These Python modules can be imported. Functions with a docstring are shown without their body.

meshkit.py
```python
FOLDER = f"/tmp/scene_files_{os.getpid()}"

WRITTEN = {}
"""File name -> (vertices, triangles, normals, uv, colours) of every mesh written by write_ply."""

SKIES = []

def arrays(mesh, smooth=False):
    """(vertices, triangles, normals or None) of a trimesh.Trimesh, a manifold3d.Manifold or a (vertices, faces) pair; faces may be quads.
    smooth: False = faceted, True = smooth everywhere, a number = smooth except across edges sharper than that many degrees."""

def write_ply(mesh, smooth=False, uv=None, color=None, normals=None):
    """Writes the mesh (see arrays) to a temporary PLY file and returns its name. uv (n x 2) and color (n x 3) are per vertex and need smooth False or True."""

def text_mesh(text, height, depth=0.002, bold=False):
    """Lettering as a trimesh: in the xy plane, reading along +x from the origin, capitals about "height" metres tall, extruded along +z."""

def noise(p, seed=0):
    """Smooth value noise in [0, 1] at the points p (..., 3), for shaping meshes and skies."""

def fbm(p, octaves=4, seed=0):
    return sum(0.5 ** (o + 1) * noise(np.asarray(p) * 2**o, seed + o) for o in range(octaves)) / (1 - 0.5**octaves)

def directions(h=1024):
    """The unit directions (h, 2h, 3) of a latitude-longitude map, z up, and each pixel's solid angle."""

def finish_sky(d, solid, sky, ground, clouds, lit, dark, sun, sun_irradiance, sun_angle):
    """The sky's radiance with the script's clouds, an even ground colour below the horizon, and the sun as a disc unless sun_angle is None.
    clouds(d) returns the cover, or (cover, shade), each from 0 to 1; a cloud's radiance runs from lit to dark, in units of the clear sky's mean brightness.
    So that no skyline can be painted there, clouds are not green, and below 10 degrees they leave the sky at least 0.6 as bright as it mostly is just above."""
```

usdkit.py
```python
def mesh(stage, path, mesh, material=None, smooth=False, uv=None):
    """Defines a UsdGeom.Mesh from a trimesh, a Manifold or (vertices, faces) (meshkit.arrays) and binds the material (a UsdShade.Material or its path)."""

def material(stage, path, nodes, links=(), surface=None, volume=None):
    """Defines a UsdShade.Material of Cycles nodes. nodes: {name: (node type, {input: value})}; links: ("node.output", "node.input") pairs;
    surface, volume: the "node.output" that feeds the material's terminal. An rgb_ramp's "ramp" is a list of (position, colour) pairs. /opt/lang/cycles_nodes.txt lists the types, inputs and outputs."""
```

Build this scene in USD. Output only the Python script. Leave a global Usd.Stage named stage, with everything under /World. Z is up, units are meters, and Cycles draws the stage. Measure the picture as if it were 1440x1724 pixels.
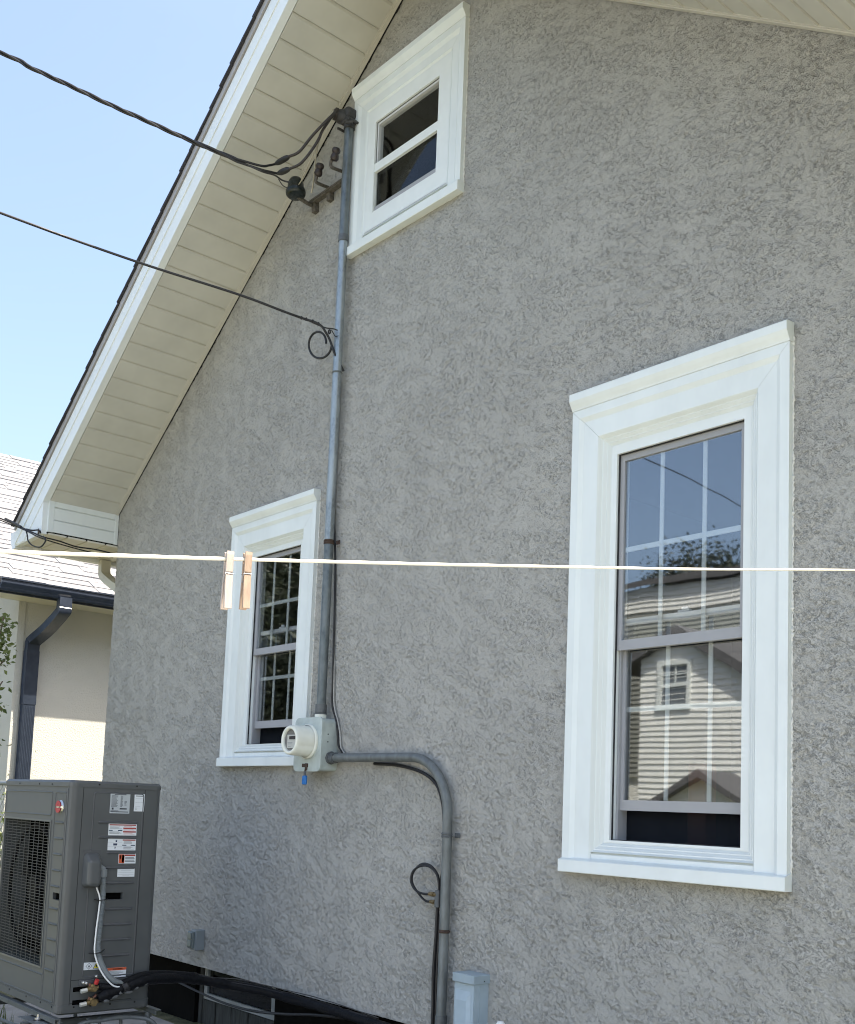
import math
import numpy as np
import trimesh
import manifold3d as m3
from shapely.geometry import Polygon, box as sbox, Point
import usdkit, meshkit
from pxr import Usd, UsdGeom, UsdLux, UsdShade, Gf, Sdf

rng = np.random.default_rng(7)
stage = Usd.Stage.CreateInMemory()
UsdGeom.SetStageUpAxis(stage, "Z")
UsdGeom.SetStageMetersPerUnit(stage, 1.0)
UsdGeom.Xform.Define(stage, "/World")
UsdGeom.Scope.Define(stage, "/World/Looks")

# ------------------------------------------------------------------ camera, sky, sun, exposure
EXPOSURE = 2.0
cam = UsdGeom.Camera.Define(stage, "/World/camera")
CAM_R = np.array([0.64049729, 0.76693888, 0.0395978])
CAM_D = np.array([-0.05005079, 0.09314068, -0.99439415])
CAM_F = np.array([-0.7663277, 0.63492486, 0.09804225])
CAM_C = np.array([3.627468, -3.68, 1.5])
mm = np.eye(4)
mm[0, :3], mm[1, :3], mm[2, :3], mm[3, :3] = CAM_R, -CAM_D, -CAM_F, CAM_C
cam.AddTransformOp().Set(Gf.Matrix4d(*mm.ravel().tolist()))
cam.CreateHorizontalApertureAttr(36.0)
cam.CreateVerticalApertureAttr(36.0 * 1024 / 855)
cam.CreateFocalLengthAttr(36.0 * 1846.0044 / 1440)
cam.CreateHorizontalApertureOffsetAttr(36.0 * (720 - 686.0127) / 1440)
cam.CreateVerticalApertureOffsetAttr(36.0 * (1179.5113 - 862) / 1440)
cam.CreateClippingRangeAttr(Gf.Vec2f(0.05, 5000))
cam.CreateExposureAttr(EXPOSURE)

SUN = np.array([1.0, 0.80, 2.14]); SUN /= np.linalg.norm(SUN)
elev, rot = math.asin(SUN[2]), math.atan2(SUN[0], SUN[1])
sky_mat = usdkit.material(stage, "/World/Looks/sky_air", {
    "sky": ("sky_texture", {"sky_type": "single_scattering", "sun_disc": False, "sun_elevation": elev, "sun_rotation": rot,
                            "altitude": 100.0, "air_density": 1.0, "aerosol_density": 4.0, "ozone_density": 1.0}),
    "tc": ("texture_coordinate", {}),
    "map": ("mapping", {"scale": (1.6, 1.6, 4.0)}),
    "n": ("noise_texture", {"scale": 1.7, "detail": 5.0, "roughness": 0.55}),
    "r": ("map_range", {"from_min": 0.46, "from_max": 0.82, "to_min": 0.22, "to_max": 0.42, "clamp": True}),
    "mx": ("mix", {"color2": (1.75, 2.2, 2.85)}),
    "bg": ("background_shader", {"strength": 0.10}),
}, [("tc.generated", "map.vector"), ("map.vector", "n.vector"), ("n.fac", "r.value"), ("r.result", "mx.fac"), ("sky.color", "mx.color1"), ("mx.color", "bg.color")], surface="bg.background")
dome = UsdLux.DomeLight.Define(stage, "/World/sky")
UsdShade.MaterialBindingAPI.Apply(dome.GetPrim()).Bind(sky_mat)
dome.GetPrim().SetCustomDataByKey("kind", "structure")
sun = UsdLux.DistantLight.Define(stage, "/World/sun")
sun.CreateIntensityAttr(0.85); sun.CreateAngleAttr(0.53); sun.CreateColorAttr(Gf.Vec3f(1.0, 0.91, 0.78))
sun.GetPrim().CreateAttribute("inputs:normalize", Sdf.ValueTypeNames.Bool).Set(True)
zax = SUN; xax = np.cross([0, 1, 0.0], zax); xax /= np.linalg.norm(xax); yax = np.cross(zax, xax)
sm = np.eye(4); sm[0, :3], sm[1, :3], sm[2, :3] = xax, yax, zax
sun.AddTransformOp().Set(Gf.Matrix4d(*sm.ravel().tolist()))

# ------------------------------------------------------------------ materials
MATS = {}
def mat(name, color, rough=0.6, metal=0.0, var=0.08, vscale=6.0, bump=0.0, bscale=120.0, spec=0.5, coat=0.0, tint2=None, stretch=(1, 1, 1), rvar=0.08, detail=5.0):
    c = np.array(color, float)
    lo, hi = np.clip(c * (1 - var), 0, 1), np.clip((np.array(tint2) if tint2 is not None else c) * (1 + var), 0, 1)
    nodes = {"g": ("geometry", {}), "m": ("mapping", {"scale": stretch}),
             "n": ("noise_texture", {"scale": vscale, "detail": detail, "roughness": 0.6}),
             "ramp": ("rgb_ramp", {"ramp": [(0.3, tuple(lo)), (0.7, tuple(hi))]}),
             "rr": ("map_range", {"from_min": 0.3, "from_max": 0.7, "to_min": max(rough - rvar, 0.02), "to_max": min(rough + rvar, 1.0)}),
             "p": ("principled_bsdf", {"metallic": metal, "specular_ior_level": spec, "coat_weight": coat})}
    links = [("g.position", "m.vector"), ("m.vector", "n.vector"), ("n.fac", "ramp.fac"), ("ramp.color", "p.base_color"), ("n.fac", "rr.value"), ("rr.result", "p.roughness")]
    if bump:
        nodes["n2"] = ("noise_texture", {"scale": bscale, "detail": 4.0, "roughness": 0.6})
        nodes["b"] = ("bump", {"distance": bump, "strength": 1.0})
        links += [("m.vector", "n2.vector"), ("n2.fac", "b.height"), ("b.normal", "p.normal")]
    MATS[name] = usdkit.material(stage, "/World/Looks/" + name, nodes, links, surface="p.BSDF")
    return MATS[name]

def stucco_mat(name, color, bscale, bdist, var=0.06, tint2=None):
    c = np.array(color)
    c2 = np.array(tint2) if tint2 is not None else c
    nodes = {"g": ("geometry", {}),
             "n": ("noise_texture", {"scale": 1.3, "detail": 6.0, "roughness": 0.6}),
             "ramp": ("rgb_ramp", {"ramp": [(0.3, tuple(c * (1 - var))), (0.7, tuple(c2 * (1 + var)))]}),
             "f": ("noise_texture", {"scale": bscale, "detail": 6.0, "roughness": 0.65}),
             "b": ("bump", {"distance": bdist, "strength": 1.0}),
             "p": ("principled_bsdf", {"roughness": 0.85, "specular_ior_level": 0.25})}
    links = [("g.position", "n.vector"), ("n.fac", "ramp.fac"), ("ramp.color", "p.base_color"), ("g.position", "f.vector"), ("f.fac", "b.height"), ("b.normal", "p.normal")]
    MATS[name] = usdkit.material(stage, "/World/Looks/" + name, nodes, links, surface="p.BSDF")

def dash_stucco(name, color, tint2):
    c, c2 = np.array(color), np.array(tint2)
    def layer(k, sc, det, lo, hi):
        return {"m" + k: ("mapping", {"scale": sc}), "n" + k: ("noise_texture", {"scale": 1.0, "detail": det, "roughness": 0.66, "distortion": 0.0}), "r" + k: ("map_range", {"from_min": lo, "from_max": hi, "to_min": 0.0, "to_max": 1.0, "clamp": True})}
    nodes = {"g": ("geometry", {}), "rot": ("vector_rotate", {"rotate_type": "y_axis", "angle": -0.55}), "at": ("attribute", {"attribute": "dash"}),
             "n": ("noise_texture", {"scale": 1.1, "detail": 7.0, "roughness": 0.65}), "ramp": ("rgb_ramp", {"ramp": [(0.3, tuple(c)), (0.7, tuple(c2))]}),
             "sm": ("mapping", {"scale": (7.0, 7.0, 0.5)}), "sn": ("noise_texture", {"scale": 1.0, "detail": 5.0, "roughness": 0.6}), "sr": ("map_range", {"from_min": 0.35, "from_max": 0.75, "to_min": 1.0, "to_max": 0.90, "clamp": True}), "sx": ("mix", {"mix_type": "multiply", "fac": 1.0}),
             **layer("a", (46.0, 46.0, 66.0), 4.0, 0.37, 0.44), **layer("c", (135.0, 135.0, 190.0), 4.0, 0.42, 0.50),
             "ml": ("math", {"math_type": "multiply_add", "value2": 0.40}), "rm": ("math", {"math_type": "multiply"}),
             "f": ("noise_texture", {"scale": 420.0, "detail": 3.0}), "fm": ("math", {"math_type": "multiply_add", "value2": 0.06}),
             "b": ("bump", {"distance": DASH_BUMP, "strength": 1.0}), "p": ("principled_bsdf", {"roughness": 0.85, "specular_ior_level": 0.3})}
    links = [("g.position", "rot.vector"), ("g.position", "n.vector"), ("n.fac", "ramp.fac"), ("ramp.color", "sx.color1"), ("g.position", "sm.vector"), ("sm.vector", "sn.vector"), ("sn.fac", "sr.value"), ("sr.result", "sx.color2"), ("sx.color", "p.base_color"), ("g.position", "f.vector"),
             ("rot.vector", "ma.vector"), ("ma.vector", "na.vector"), ("na.fac", "ra.value"), ("rot.vector", "mc.vector"), ("mc.vector", "nc.vector"), ("nc.fac", "rc.value"),
             ("rc.result", "ml.value1"), ("ra.result", "ml.value3"), ("ml.value", "rm.value1"), ("at.fac", "rm.value2"), ("f.fac", "fm.value1"), ("rm.value", "fm.value3"), ("fm.value", "b.height"), ("b.normal", "p.normal")]
    MATS[name] = usdkit.material(stage, "/World/Looks/" + name, nodes, links, surface="p.BSDF")
DASH_BUMP = 0.0066
dash_stucco("grey_stucco", (0.402, 0.396, 0.365), (0.420, 0.414, 0.382))
stucco_mat("white_stucco", (0.50, 0.495, 0.445), 60.0, 0.009, 0.03)
mat("white_trim", (0.69, 0.735, 0.72), 0.38, var=0.045, vscale=5, bump=0.0007, bscale=28, stretch=(1, 1, 0.45), detail=7)
mat("white_vinyl", (0.71, 0.75, 0.735), 0.3, var=0.02, vscale=4)
mat("fascia_paint", (0.70, 0.735, 0.725), 0.4, var=0.04, vscale=2.5, bump=0.0004, bscale=30)
mat("drip_edge", (0.36, 0.35, 0.345), 0.4, var=0.05)
mat("soffit_cream", (0.60, 0.58, 0.50), 0.45, var=0.04, vscale=2.0)
mat("soffit_paint", (0.51, 0.505, 0.45), 0.5, var=0.08, vscale=3.0, bump=0.0008, bscale=9)
mat("dark_shingle", (0.035, 0.035, 0.04), 0.95, var=0.4, vscale=90, bump=0.002, bscale=200)
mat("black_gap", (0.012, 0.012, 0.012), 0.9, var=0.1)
mat("sash_grey", (0.315, 0.32, 0.33), 0.4, var=0.03)
mat("sash_light", (0.55, 0.56, 0.56), 0.4, var=0.03)
mat("muntin_grey", (0.47, 0.49, 0.475), 0.4, var=0.03)
mat("gasket", (0.02, 0.02, 0.022), 0.6, var=0.05)
MATS["screen_mesh"] = usdkit.material(stage, "/World/Looks/screen_mesh", {"d": ("diffuse_bsdf", {"color": (0.012, 0.013, 0.015)}), "t": ("transparent_bsdf", {"color": (1, 1, 1)}), "m": ("mix_closure", {"fac": 0.5})}, [("d.BSDF", "m.closure1"), ("t.BSDF", "m.closure2")], surface="m.closure")
mat("caulk", (0.66, 0.66, 0.62), 0.5, var=0.1, vscale=60)
mat("interior_wall", (0.05, 0.05, 0.048), 0.9, var=0.08)
mat("interior_wood", (0.16, 0.055, 0.03), 0.5, var=0.25, vscale=8, stretch=(8, 8, 1))
mat("galvanised_blue", (0.12, 0.145, 0.155), 0.42, 0.5, var=0.28, vscale=22, bump=0.0003, bscale=150, rvar=0.14, stretch=(1, 1, 0.5), tint2=(0.15, 0.17, 0.175))
mat("galvanised_old", (0.15, 0.165, 0.165), 0.5, 0.35, var=0.32, vscale=30, bump=0.0006, bscale=240, rvar=0.12, stretch=(1, 1, 0.35))
mat("coupling_grey", (0.11, 0.12, 0.125), 0.5, 0.3, var=0.2, vscale=40)
mat("rusty_steel", (0.065, 0.042, 0.032), 0.8, 0.2, var=0.35, vscale=60, bump=0.001, bscale=200)
mat("meter_can_zinc", (0.42, 0.475, 0.455), 0.45, 0.15, var=0.14, vscale=16, bump=0.0003, bscale=90, rvar=0.12)
mat("meter_ivory", (0.74, 0.75, 0.66), 0.3, var=0.04, vscale=14)
mat("meter_face", (0.20, 0.19, 0.18), 0.4, var=0.15, vscale=60)
mat("meter_plate", (0.60, 0.58, 0.53), 0.4, var=0.05)
mat("meter_dark", (0.05, 0.04, 0.04), 0.3, var=0.05)
mat("blue_plastic", (0.012, 0.14, 0.42), 0.35, var=0.12, vscale=60)
mat("black_cable", (0.012, 0.012, 0.013), 0.5, var=0.25, vscale=40)
mat("grey_cable", (0.045, 0.044, 0.042), 0.6, var=0.25, vscale=60)
mat("brown_cable", (0.032, 0.026, 0.022), 0.6, var=0.3, vscale=60)
mat("bare_wire", (0.36, 0.33, 0.25), 0.4, 0.4, var=0.2, vscale=60)
mat("light_cable", (0.35, 0.35, 0.33), 0.6, var=0.2, vscale=60)
mat("insulator_glaze", (0.008, 0.013, 0.013), 0.28, var=0.2, vscale=30)
mat("insulator_brown", (0.022, 0.014, 0.011), 0.4, var=0.2, vscale=30)
mat("bracket_iron", (0.11, 0.10, 0.085), 0.75, 0.2, var=0.45, vscale=70, bump=0.001, bscale=200)
mat("weatherhead_metal", (0.05, 0.05, 0.05), 0.6, 0.2, var=0.35, vscale=50, bump=0.0008)
mat("box_blue_grey", (0.34, 0.42, 0.47), 0.45, var=0.08, vscale=10, bump=0.0003, bscale=60)
mat("box_blue_shade", (0.30, 0.37, 0.41), 0.45, var=0.1, vscale=10)
mat("outlet_grey", (0.22, 0.25, 0.26), 0.4, var=0.06)
mat("outlet_clear", (0.12, 0.15, 0.155), 0.15, var=0.1)
mat("unit_paint", (0.074, 0.080, 0.081), 0.42, var=0.10, vscale=5, bump=0.0002, bscale=300, rvar=0.06)
mat("unit_panel", (0.067, 0.071, 0.075), 0.45, var=0.10, vscale=5, rvar=0.06)
mat("unit_edge", (0.105, 0.11, 0.108), 0.4, var=0.05)
mat("grille_wire", (0.105, 0.11, 0.105), 0.4, var=0.1)
mat("black_void", (0.003, 0.003, 0.003), 0.9, spec=0.03, var=0.05)
mat("fan_black", (0.008, 0.008, 0.009), 0.6, spec=0.1, var=0.1)
mat("sticker_white", (0.66, 0.70, 0.72), 0.4, var=0.02)
mat("sticker_silver", (0.42, 0.46, 0.48), 0.35, 0.1, var=0.04)
mat("print_black", (0.03, 0.035, 0.045), 0.5, var=0.05)
mat("print_grey", (0.22, 0.24, 0.26), 0.5, var=0.2, vscale=300)
mat("print_navy", (0.03, 0.045, 0.09), 0.5, var=0.05)
mat("print_red", (0.32, 0.05, 0.04), 0.5, var=0.1, vscale=200)
mat("print_orange", (0.55, 0.10, 0.04), 0.5, var=0.05)
mat("print_pink", (0.55, 0.36, 0.35), 0.5, var=0.1, vscale=200)
mat("print_yellow", (0.62, 0.55, 0.05), 0.5, var=0.05)
mat("badge_red", (0.30, 0.012, 0.03), 0.25, var=0.05)
mat("chrome", (0.62, 0.62, 0.62), 0.2, 0.9, var=0.05)
mat("brass", (0.22, 0.16, 0.075), 0.45, 0.6, var=0.2, vscale=60)
mat("copper_dark", (0.16, 0.075, 0.05), 0.5, 0.5, var=0.3, vscale=60)
mat("valve_cap", (0.55, 0.55, 0.50), 0.25, 0.4, var=0.05)
mat("valve_red", (0.40, 0.03, 0.03), 0.4, var=0.1)
mat("white_wire", (0.75, 0.77, 0.77), 0.4, var=0.05)
mat("flex_grey", (0.16, 0.18, 0.185), 0.4, var=0.1)
mat("tape_black", (0.0045, 0.005, 0.0065), 0.5, spec=0.16, var=0.4, vscale=40, bump=0.004, bscale=60)
mat("foam_torn", (0.11, 0.115, 0.115), 0.8, var=0.3, vscale=80)
mat("stand_steel", (0.11, 0.12, 0.12), 0.45, 0.4, var=0.2, vscale=20)
mat("foundation_paint", (0.008, 0.0078, 0.007), 0.9, spec=0.05, var=0.35, vscale=9, bump=0.004, bscale=60)
mat("weathered_board", (0.05, 0.054, 0.052), 0.85, var=0.6, vscale=10, stretch=(5, 5, 0.8), bump=0.003, bscale=30, detail=7)
mat("basement_frame", (0.36, 0.39, 0.40), 0.5, var=0.08)
mat("rope", (0.68, 0.65, 0.55), 0.7, var=0.06, vscale=300, bump=0.00025, bscale=900)
mat("pin_pale", (0.40, 0.335, 0.285), 0.6, var=0.14, vscale=50, stretch=(6, 6, 1), bump=0.0003, bscale=300)
mat("pin_warm", (0.33, 0.24, 0.17), 0.6, var=0.2, vscale=50, stretch=(6, 6, 1), bump=0.0003, bscale=300)
mat("spring_steel", (0.25, 0.25, 0.25), 0.3, 0.9, var=0.1)
mat("gutter_white", (0.72, 0.74, 0.74), 0.35, var=0.04)
mat("downspout_cream", (0.52, 0.51, 0.43), 0.4, var=0.06)
mat("navy_metal", (0.022, 0.03, 0.046), 0.32, var=0.12, vscale=6, rvar=0.06)
mat("roof_light_a", (0.235, 0.232, 0.235), 0.9, var=0.22, vscale=70, bump=0.002, bscale=300)
mat("roof_light_b", (0.27, 0.267, 0.268), 0.9, var=0.2, vscale=70, bump=0.002, bscale=300)
mat("roof_light_c", (0.20, 0.197, 0.202), 0.9, var=0.22, vscale=70, bump=0.002, bscale=300)
mat("roof_vent", (0.10, 0.10, 0.11), 0.6, var=0.2)
mat("fence_galv", (0.22, 0.24, 0.25), 0.45, 0.5, var=0.15)
mat("siding_grey", (0.24, 0.25, 0.23), 0.6, var=0.05)
mat("siding_white", (0.76, 0.77, 0.74), 0.6, var=0.05)
mat("opposite_roof", (0.10, 0.10, 0.105), 0.9, var=0.3, vscale=30)
mat("far_pane", (0.13, 0.15, 0.17), 0.2, var=0.2, vscale=5)
mat("bark", (0.10, 0.075, 0.055), 0.9, var=0.4, vscale=30, bump=0.004, bscale=60)
mat("concrete", (0.30, 0.285, 0.265), 0.9, var=0.2, vscale=7, bump=0.003, bscale=70)
mat("soil_grass", (0.10, 0.115, 0.045), 0.95, var=0.4, vscale=9, bump=0.02, bscale=50, tint2=(0.15, 0.14, 0.075))
mat("pvc_white", (0.78, 0.78, 0.76), 0.4, var=0.03)

def leaf_mat(name, c1, c2, trans=0.35):
    nodes = {"g": ("geometry", {}), "n": ("noise_texture", {"scale": 9.0, "detail": 2.0}), "add": ("math", {"math_type": "multiply_add", "value2": 0.5}),
             "ramp": ("rgb_ramp", {"ramp": [(0.25, c1), (0.75, c2)]}), "p": ("principled_bsdf", {"roughness": 0.5}),
             "t": ("translucent_bsdf", {}), "mx": ("mix_closure", {"fac": trans})}
    MATS[name] = usdkit.material(stage, "/World/Looks/" + name, nodes, [("g.position", "n.vector"), ("g.random_per_island", "add.value1"), ("n.fac", "add.value3"),
        ("add.value", "ramp.fac"), ("ramp.color", "p.base_color"), ("ramp.color", "t.color"), ("p.BSDF", "mx.closure1"), ("t.BSDF", "mx.closure2")], surface="mx.closure")
leaf_mat("leaf_green", (0.05, 0.085, 0.02), (0.17, 0.20, 0.06))
leaf_mat("leaf_dark", (0.018, 0.027, 0.016), (0.048, 0.06, 0.035), 0.2)
leaf_mat("grass_blades", (0.06, 0.10, 0.02), (0.19, 0.22, 0.07))

def glass_mat(name, f0, wob):
    """thin pane: Schlick reflection that is the same from both faces"""
    nodes = {"lw": ("layer_weight", {"blend": 0.5}), "p5": ("math", {"math_type": "power", "value2": 5.0}), "f": ("math", {"math_type": "multiply_add", "value2": 1 - f0, "value3": f0}),
             "t": ("transparent_bsdf", {"color": (0.93, 0.945, 0.95)}), "gl": ("glossy_bsdf", {"color": (0.95, 0.98, 1.0), "roughness": 0.02}), "mx": ("mix_closure", {}),
             "g": ("geometry", {}), "n": ("noise_texture", {"scale": 2.3, "detail": 1.0}), "b": ("bump", {"distance": wob, "strength": 1.0})}
    MATS[name] = usdkit.material(stage, "/World/Looks/" + name, nodes, [("g.position", "n.vector"), ("n.fac", "b.height"), ("b.normal", "gl.normal"), ("lw.facing", "p5.value1"), ("p5.value", "f.value1"), ("f.value", "mx.fac"), ("t.BSDF", "mx.closure1"), ("gl.BSDF", "mx.closure2")], surface="mx.closure")
glass_mat("pane_glass", 0.15, 0.0009)
glass_mat("pane_glass_clear", 0.012, 0.001)

# ------------------------------------------------------------------ stage helpers
COUNT, ORIGIN = {}, {}
def numbered(parent, name):
    k = (parent, name); n = COUNT.get(k, 0); COUNT[k] = n + 1
    return name if n == 0 else f"{name}_{n:03d}"
def keys(prim, label=None, category=None, group=None, kind=None):
    for k, v in (("label", label), ("category", category), ("group", group), ("kind", kind)):
        if v: prim.SetCustomDataByKey(k, v)
def thing(name, loc, label=None, category=None, group=None, kind=None):
    path = "/World/" + numbered("/World", name)
    x = UsdGeom.Xform.Define(stage, path); x.AddTranslateOp().Set(Gf.Vec3d(*map(float, loc)))
    keys(x.GetPrim(), label, category, group, kind)
    ORIGIN[path] = np.array(loc, float)
    return path
def sub(parent, name, kind=None):
    path = parent + "/" + numbered(parent, name)
    x = UsdGeom.Xform.Define(stage, path); ORIGIN[path] = ORIGIN[parent]; keys(x.GetPrim(), kind=kind)
    return path
def arr(mesh):
    if isinstance(mesh, (list,)): mesh = trimesh.util.concatenate(mesh)
    return mesh
def part(parent, name, mesh, material, smooth=False, label=None, kind=None):
    """one Mesh prim in world coordinates under a thing or part"""
    path = parent + "/" + numbered(parent, name)
    mesh = arr(mesh)
    if hasattr(mesh, "to_mesh"):
        q = mesh.to_mesh(); mesh = trimesh.Trimesh(q.vert_properties[:, :3], q.tri_verts, process=False)
    mesh = mesh.copy(); mesh.apply_translation(-ORIGIN[parent])
    p = usdkit.mesh(stage, path, mesh, MATS[material], smooth=smooth)
    ORIGIN[path] = ORIGIN[parent]
    keys(p.GetPrim(), label=label, kind=kind)
    return path
def single(name, mesh, material, smooth=False, label=None, category=None, group=None, kind=None):
    path = "/World/" + numbered("/World", name)
    p = usdkit.mesh(stage, path, arr(mesh), MATS[material], smooth=smooth)
    keys(p.GetPrim(), label, category, group, kind); ORIGIN[path] = np.zeros(3)
    return path

# ------------------------------------------------------------------ mesh helpers
def bx(x0, x1, y0, y1, z0, z1):
    m = trimesh.creation.box([abs(x1 - x0), abs(y1 - y0), abs(z1 - z0)]); m.apply_translation([(x0 + x1) / 2, (y0 + y1) / 2, (z0 + z1) / 2]); return m
def cbx(x0, x1, y0, y1, z0, z1, c=0.002):
    hx, hy, hz = abs(x1 - x0) / 2, abs(y1 - y0) / 2, abs(z1 - z0) / 2
    c = min(c, 0.45 * min(hx, hy, hz)); v = []
    for a in (-1, 1):
        for b in (-1, 1):
            for d in (-1, 1):
                v += [(a * hx, b * (hy - c), d * (hz - c)), (a * (hx - c), b * hy, d * (hz - c)), (a * (hx - c), b * (hy - c), d * hz)]
    m = trimesh.Trimesh(np.array(v)).convex_hull
    m.apply_translation([(x0 + x1) / 2, (y0 + y1) / 2, (z0 + z1) / 2]); return m
def rbx(x0, x1, y0, y1, z0, z1, r, seg=3):
    """rounded box: hull of spheres"""
    s = trimesh.creation.icosphere(seg - 1, r); vs = []
    for a in (x0 + r, x1 - r):
        for b in (y0 + r, y1 - r):
            for d in (z0 + r, z1 - r): vs.append(s.vertices + [a, b, d])
    return trimesh.Trimesh(np.vstack(vs)).convex_hull
def extr(poly, axis, a, b):
    """extrude a 2D polygon: axis x: (y,z); y: (x,z); z: (x,y)"""
    if not isinstance(poly, Polygon): poly = Polygon(poly)
    m = trimesh.creation.extrude_polygon(poly, b - a, engine="earcut")
    v = m.vertices.copy(); u, w, t = v[:, 0], v[:, 1], v[:, 2] + a
    m.vertices = np.stack({"x": (t, u, w), "y": (u, t, w), "z": (u, w, t)}[axis], 1)
    if axis == "y": m.invert()
    return m
def spline(pts, n=8):
    p = np.array(pts, float)
    if len(p) < 3: return p
    q = np.vstack([2 * p[0] - p[1], p, 2 * p[-1] - p[-2]]); out = []
    for i in range(1, len(q) - 2):
        for t in np.linspace(0, 1, n, endpoint=False):
            a, b, c, d = q[i - 1], q[i], q[i + 1], q[i + 2]
            out.append(0.5 * (2 * b + (c - a) * t + (2 * a - 5 * b + 4 * c - d) * t * t + (3 * b - a - 3 * c + d) * t ** 3))
    return np.vstack([out, p[-1]])
def tube(pts, r, sides=10, caps=True):
    p = np.asarray(pts, float); n = len(p); r = np.broadcast_to(r, (n,)).astype(float)
    t = np.gradient(p, axis=0); t /= np.linalg.norm(t, axis=1, keepdims=True) + 1e-12
    a = np.cross(t[0], [0, 0, 1.0] if abs(t[0, 2]) < 0.9 else [1.0, 0, 0]); a /= np.linalg.norm(a)
    A = []
    for i in range(n):
        a = a - t[i] * (a @ t[i]); a /= np.linalg.norm(a); A.append(a)
    A = np.array(A); B = np.cross(t, A); ang = np.arange(sides) * 2 * np.pi / sides
    v = (p[:, None] + r[:, None, None] * (np.cos(ang)[None, :, None] * A[:, None] + np.sin(ang)[None, :, None] * B[:, None])).reshape(-1, 3)
    f = []
    i, j = np.meshgrid(np.arange(n - 1), np.arange(sides), indexing="ij"); j2 = (j + 1) % sides
    f = np.vstack([np.stack([i * sides + j, i * sides + j2, (i + 1) * sides + j2], -1).reshape(-1, 3), np.stack([i * sides + j, (i + 1) * sides + j2, (i + 1) * sides + j], -1).reshape(-1, 3)])
    if caps:
        k = len(v); v = np.vstack([v, p[0], p[-1]]); jj = np.arange(sides)
        f = np.vstack([f, np.stack([np.full(sides, k), (jj + 1) % sides, jj], 1), np.stack([np.full(sides, k + 1), (n - 1) * sides + jj, (n - 1) * sides + (jj + 1) % sides], 1)])
    return trimesh.Trimesh(v, f, process=False)
def cyl(p0, p1, r, sides=16, r1=None):
    p0, p1 = np.array(p0, float), np.array(p1, float)
    return tube([p0, p1], [r, r if r1 is None else r1], sides)
def lathe(profile, sides=32, origin=(0, 0, 0), axis=(0, 0, 1)):
    """profile: (radius, height) pairs"""
    pr = np.array(profile, float); n = len(pr); ang = np.arange(sides) * 2 * np.pi / sides
    ax = np.array(axis, float); ax /= np.linalg.norm(ax); a = np.cross(ax, [1.0, 0, 0] if abs(ax[0]) < 0.9 else [0, 1.0, 0]); a /= np.linalg.norm(a); b = np.cross(ax, a)
    v = np.array(origin) + (pr[:, 1, None, None] * ax + pr[:, 0, None, None] * (np.cos(ang)[None, :, None] * a + np.sin(ang)[None, :, None] * b)); v = v.reshape(-1, 3)
    i, j = np.meshgrid(np.arange(n - 1), np.arange(sides), indexing="ij"); j2 = (j + 1) % sides
    f = np.vstack([np.stack([i * sides + j, i * sides + j2, (i + 1) * sides + j2], -1).reshape(-1, 3), np.stack([i * sides + j, (i + 1) * sides + j2, (i + 1) * sides + j], -1).reshape(-1, 3)])
    return trimesh.Trimesh(v, f, process=False)
def torus(c, R, r, axis=(0, 1, 0), n=36, sides=8, squash=1.0):
    ax = np.array(axis, float); ax /= np.linalg.norm(ax); a = np.cross(ax, [0, 0, 1.0] if abs(ax[2]) < 0.9 else [1.0, 0, 0]); a /= np.linalg.norm(a); b = np.cross(ax, a)
    t = np.linspace(0, 2 * np.pi, n + 1)
    return tube(np.array(c) + R * (np.cos(t)[:, None] * a * squash + np.sin(t)[:, None] * b), r, sides)
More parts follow.
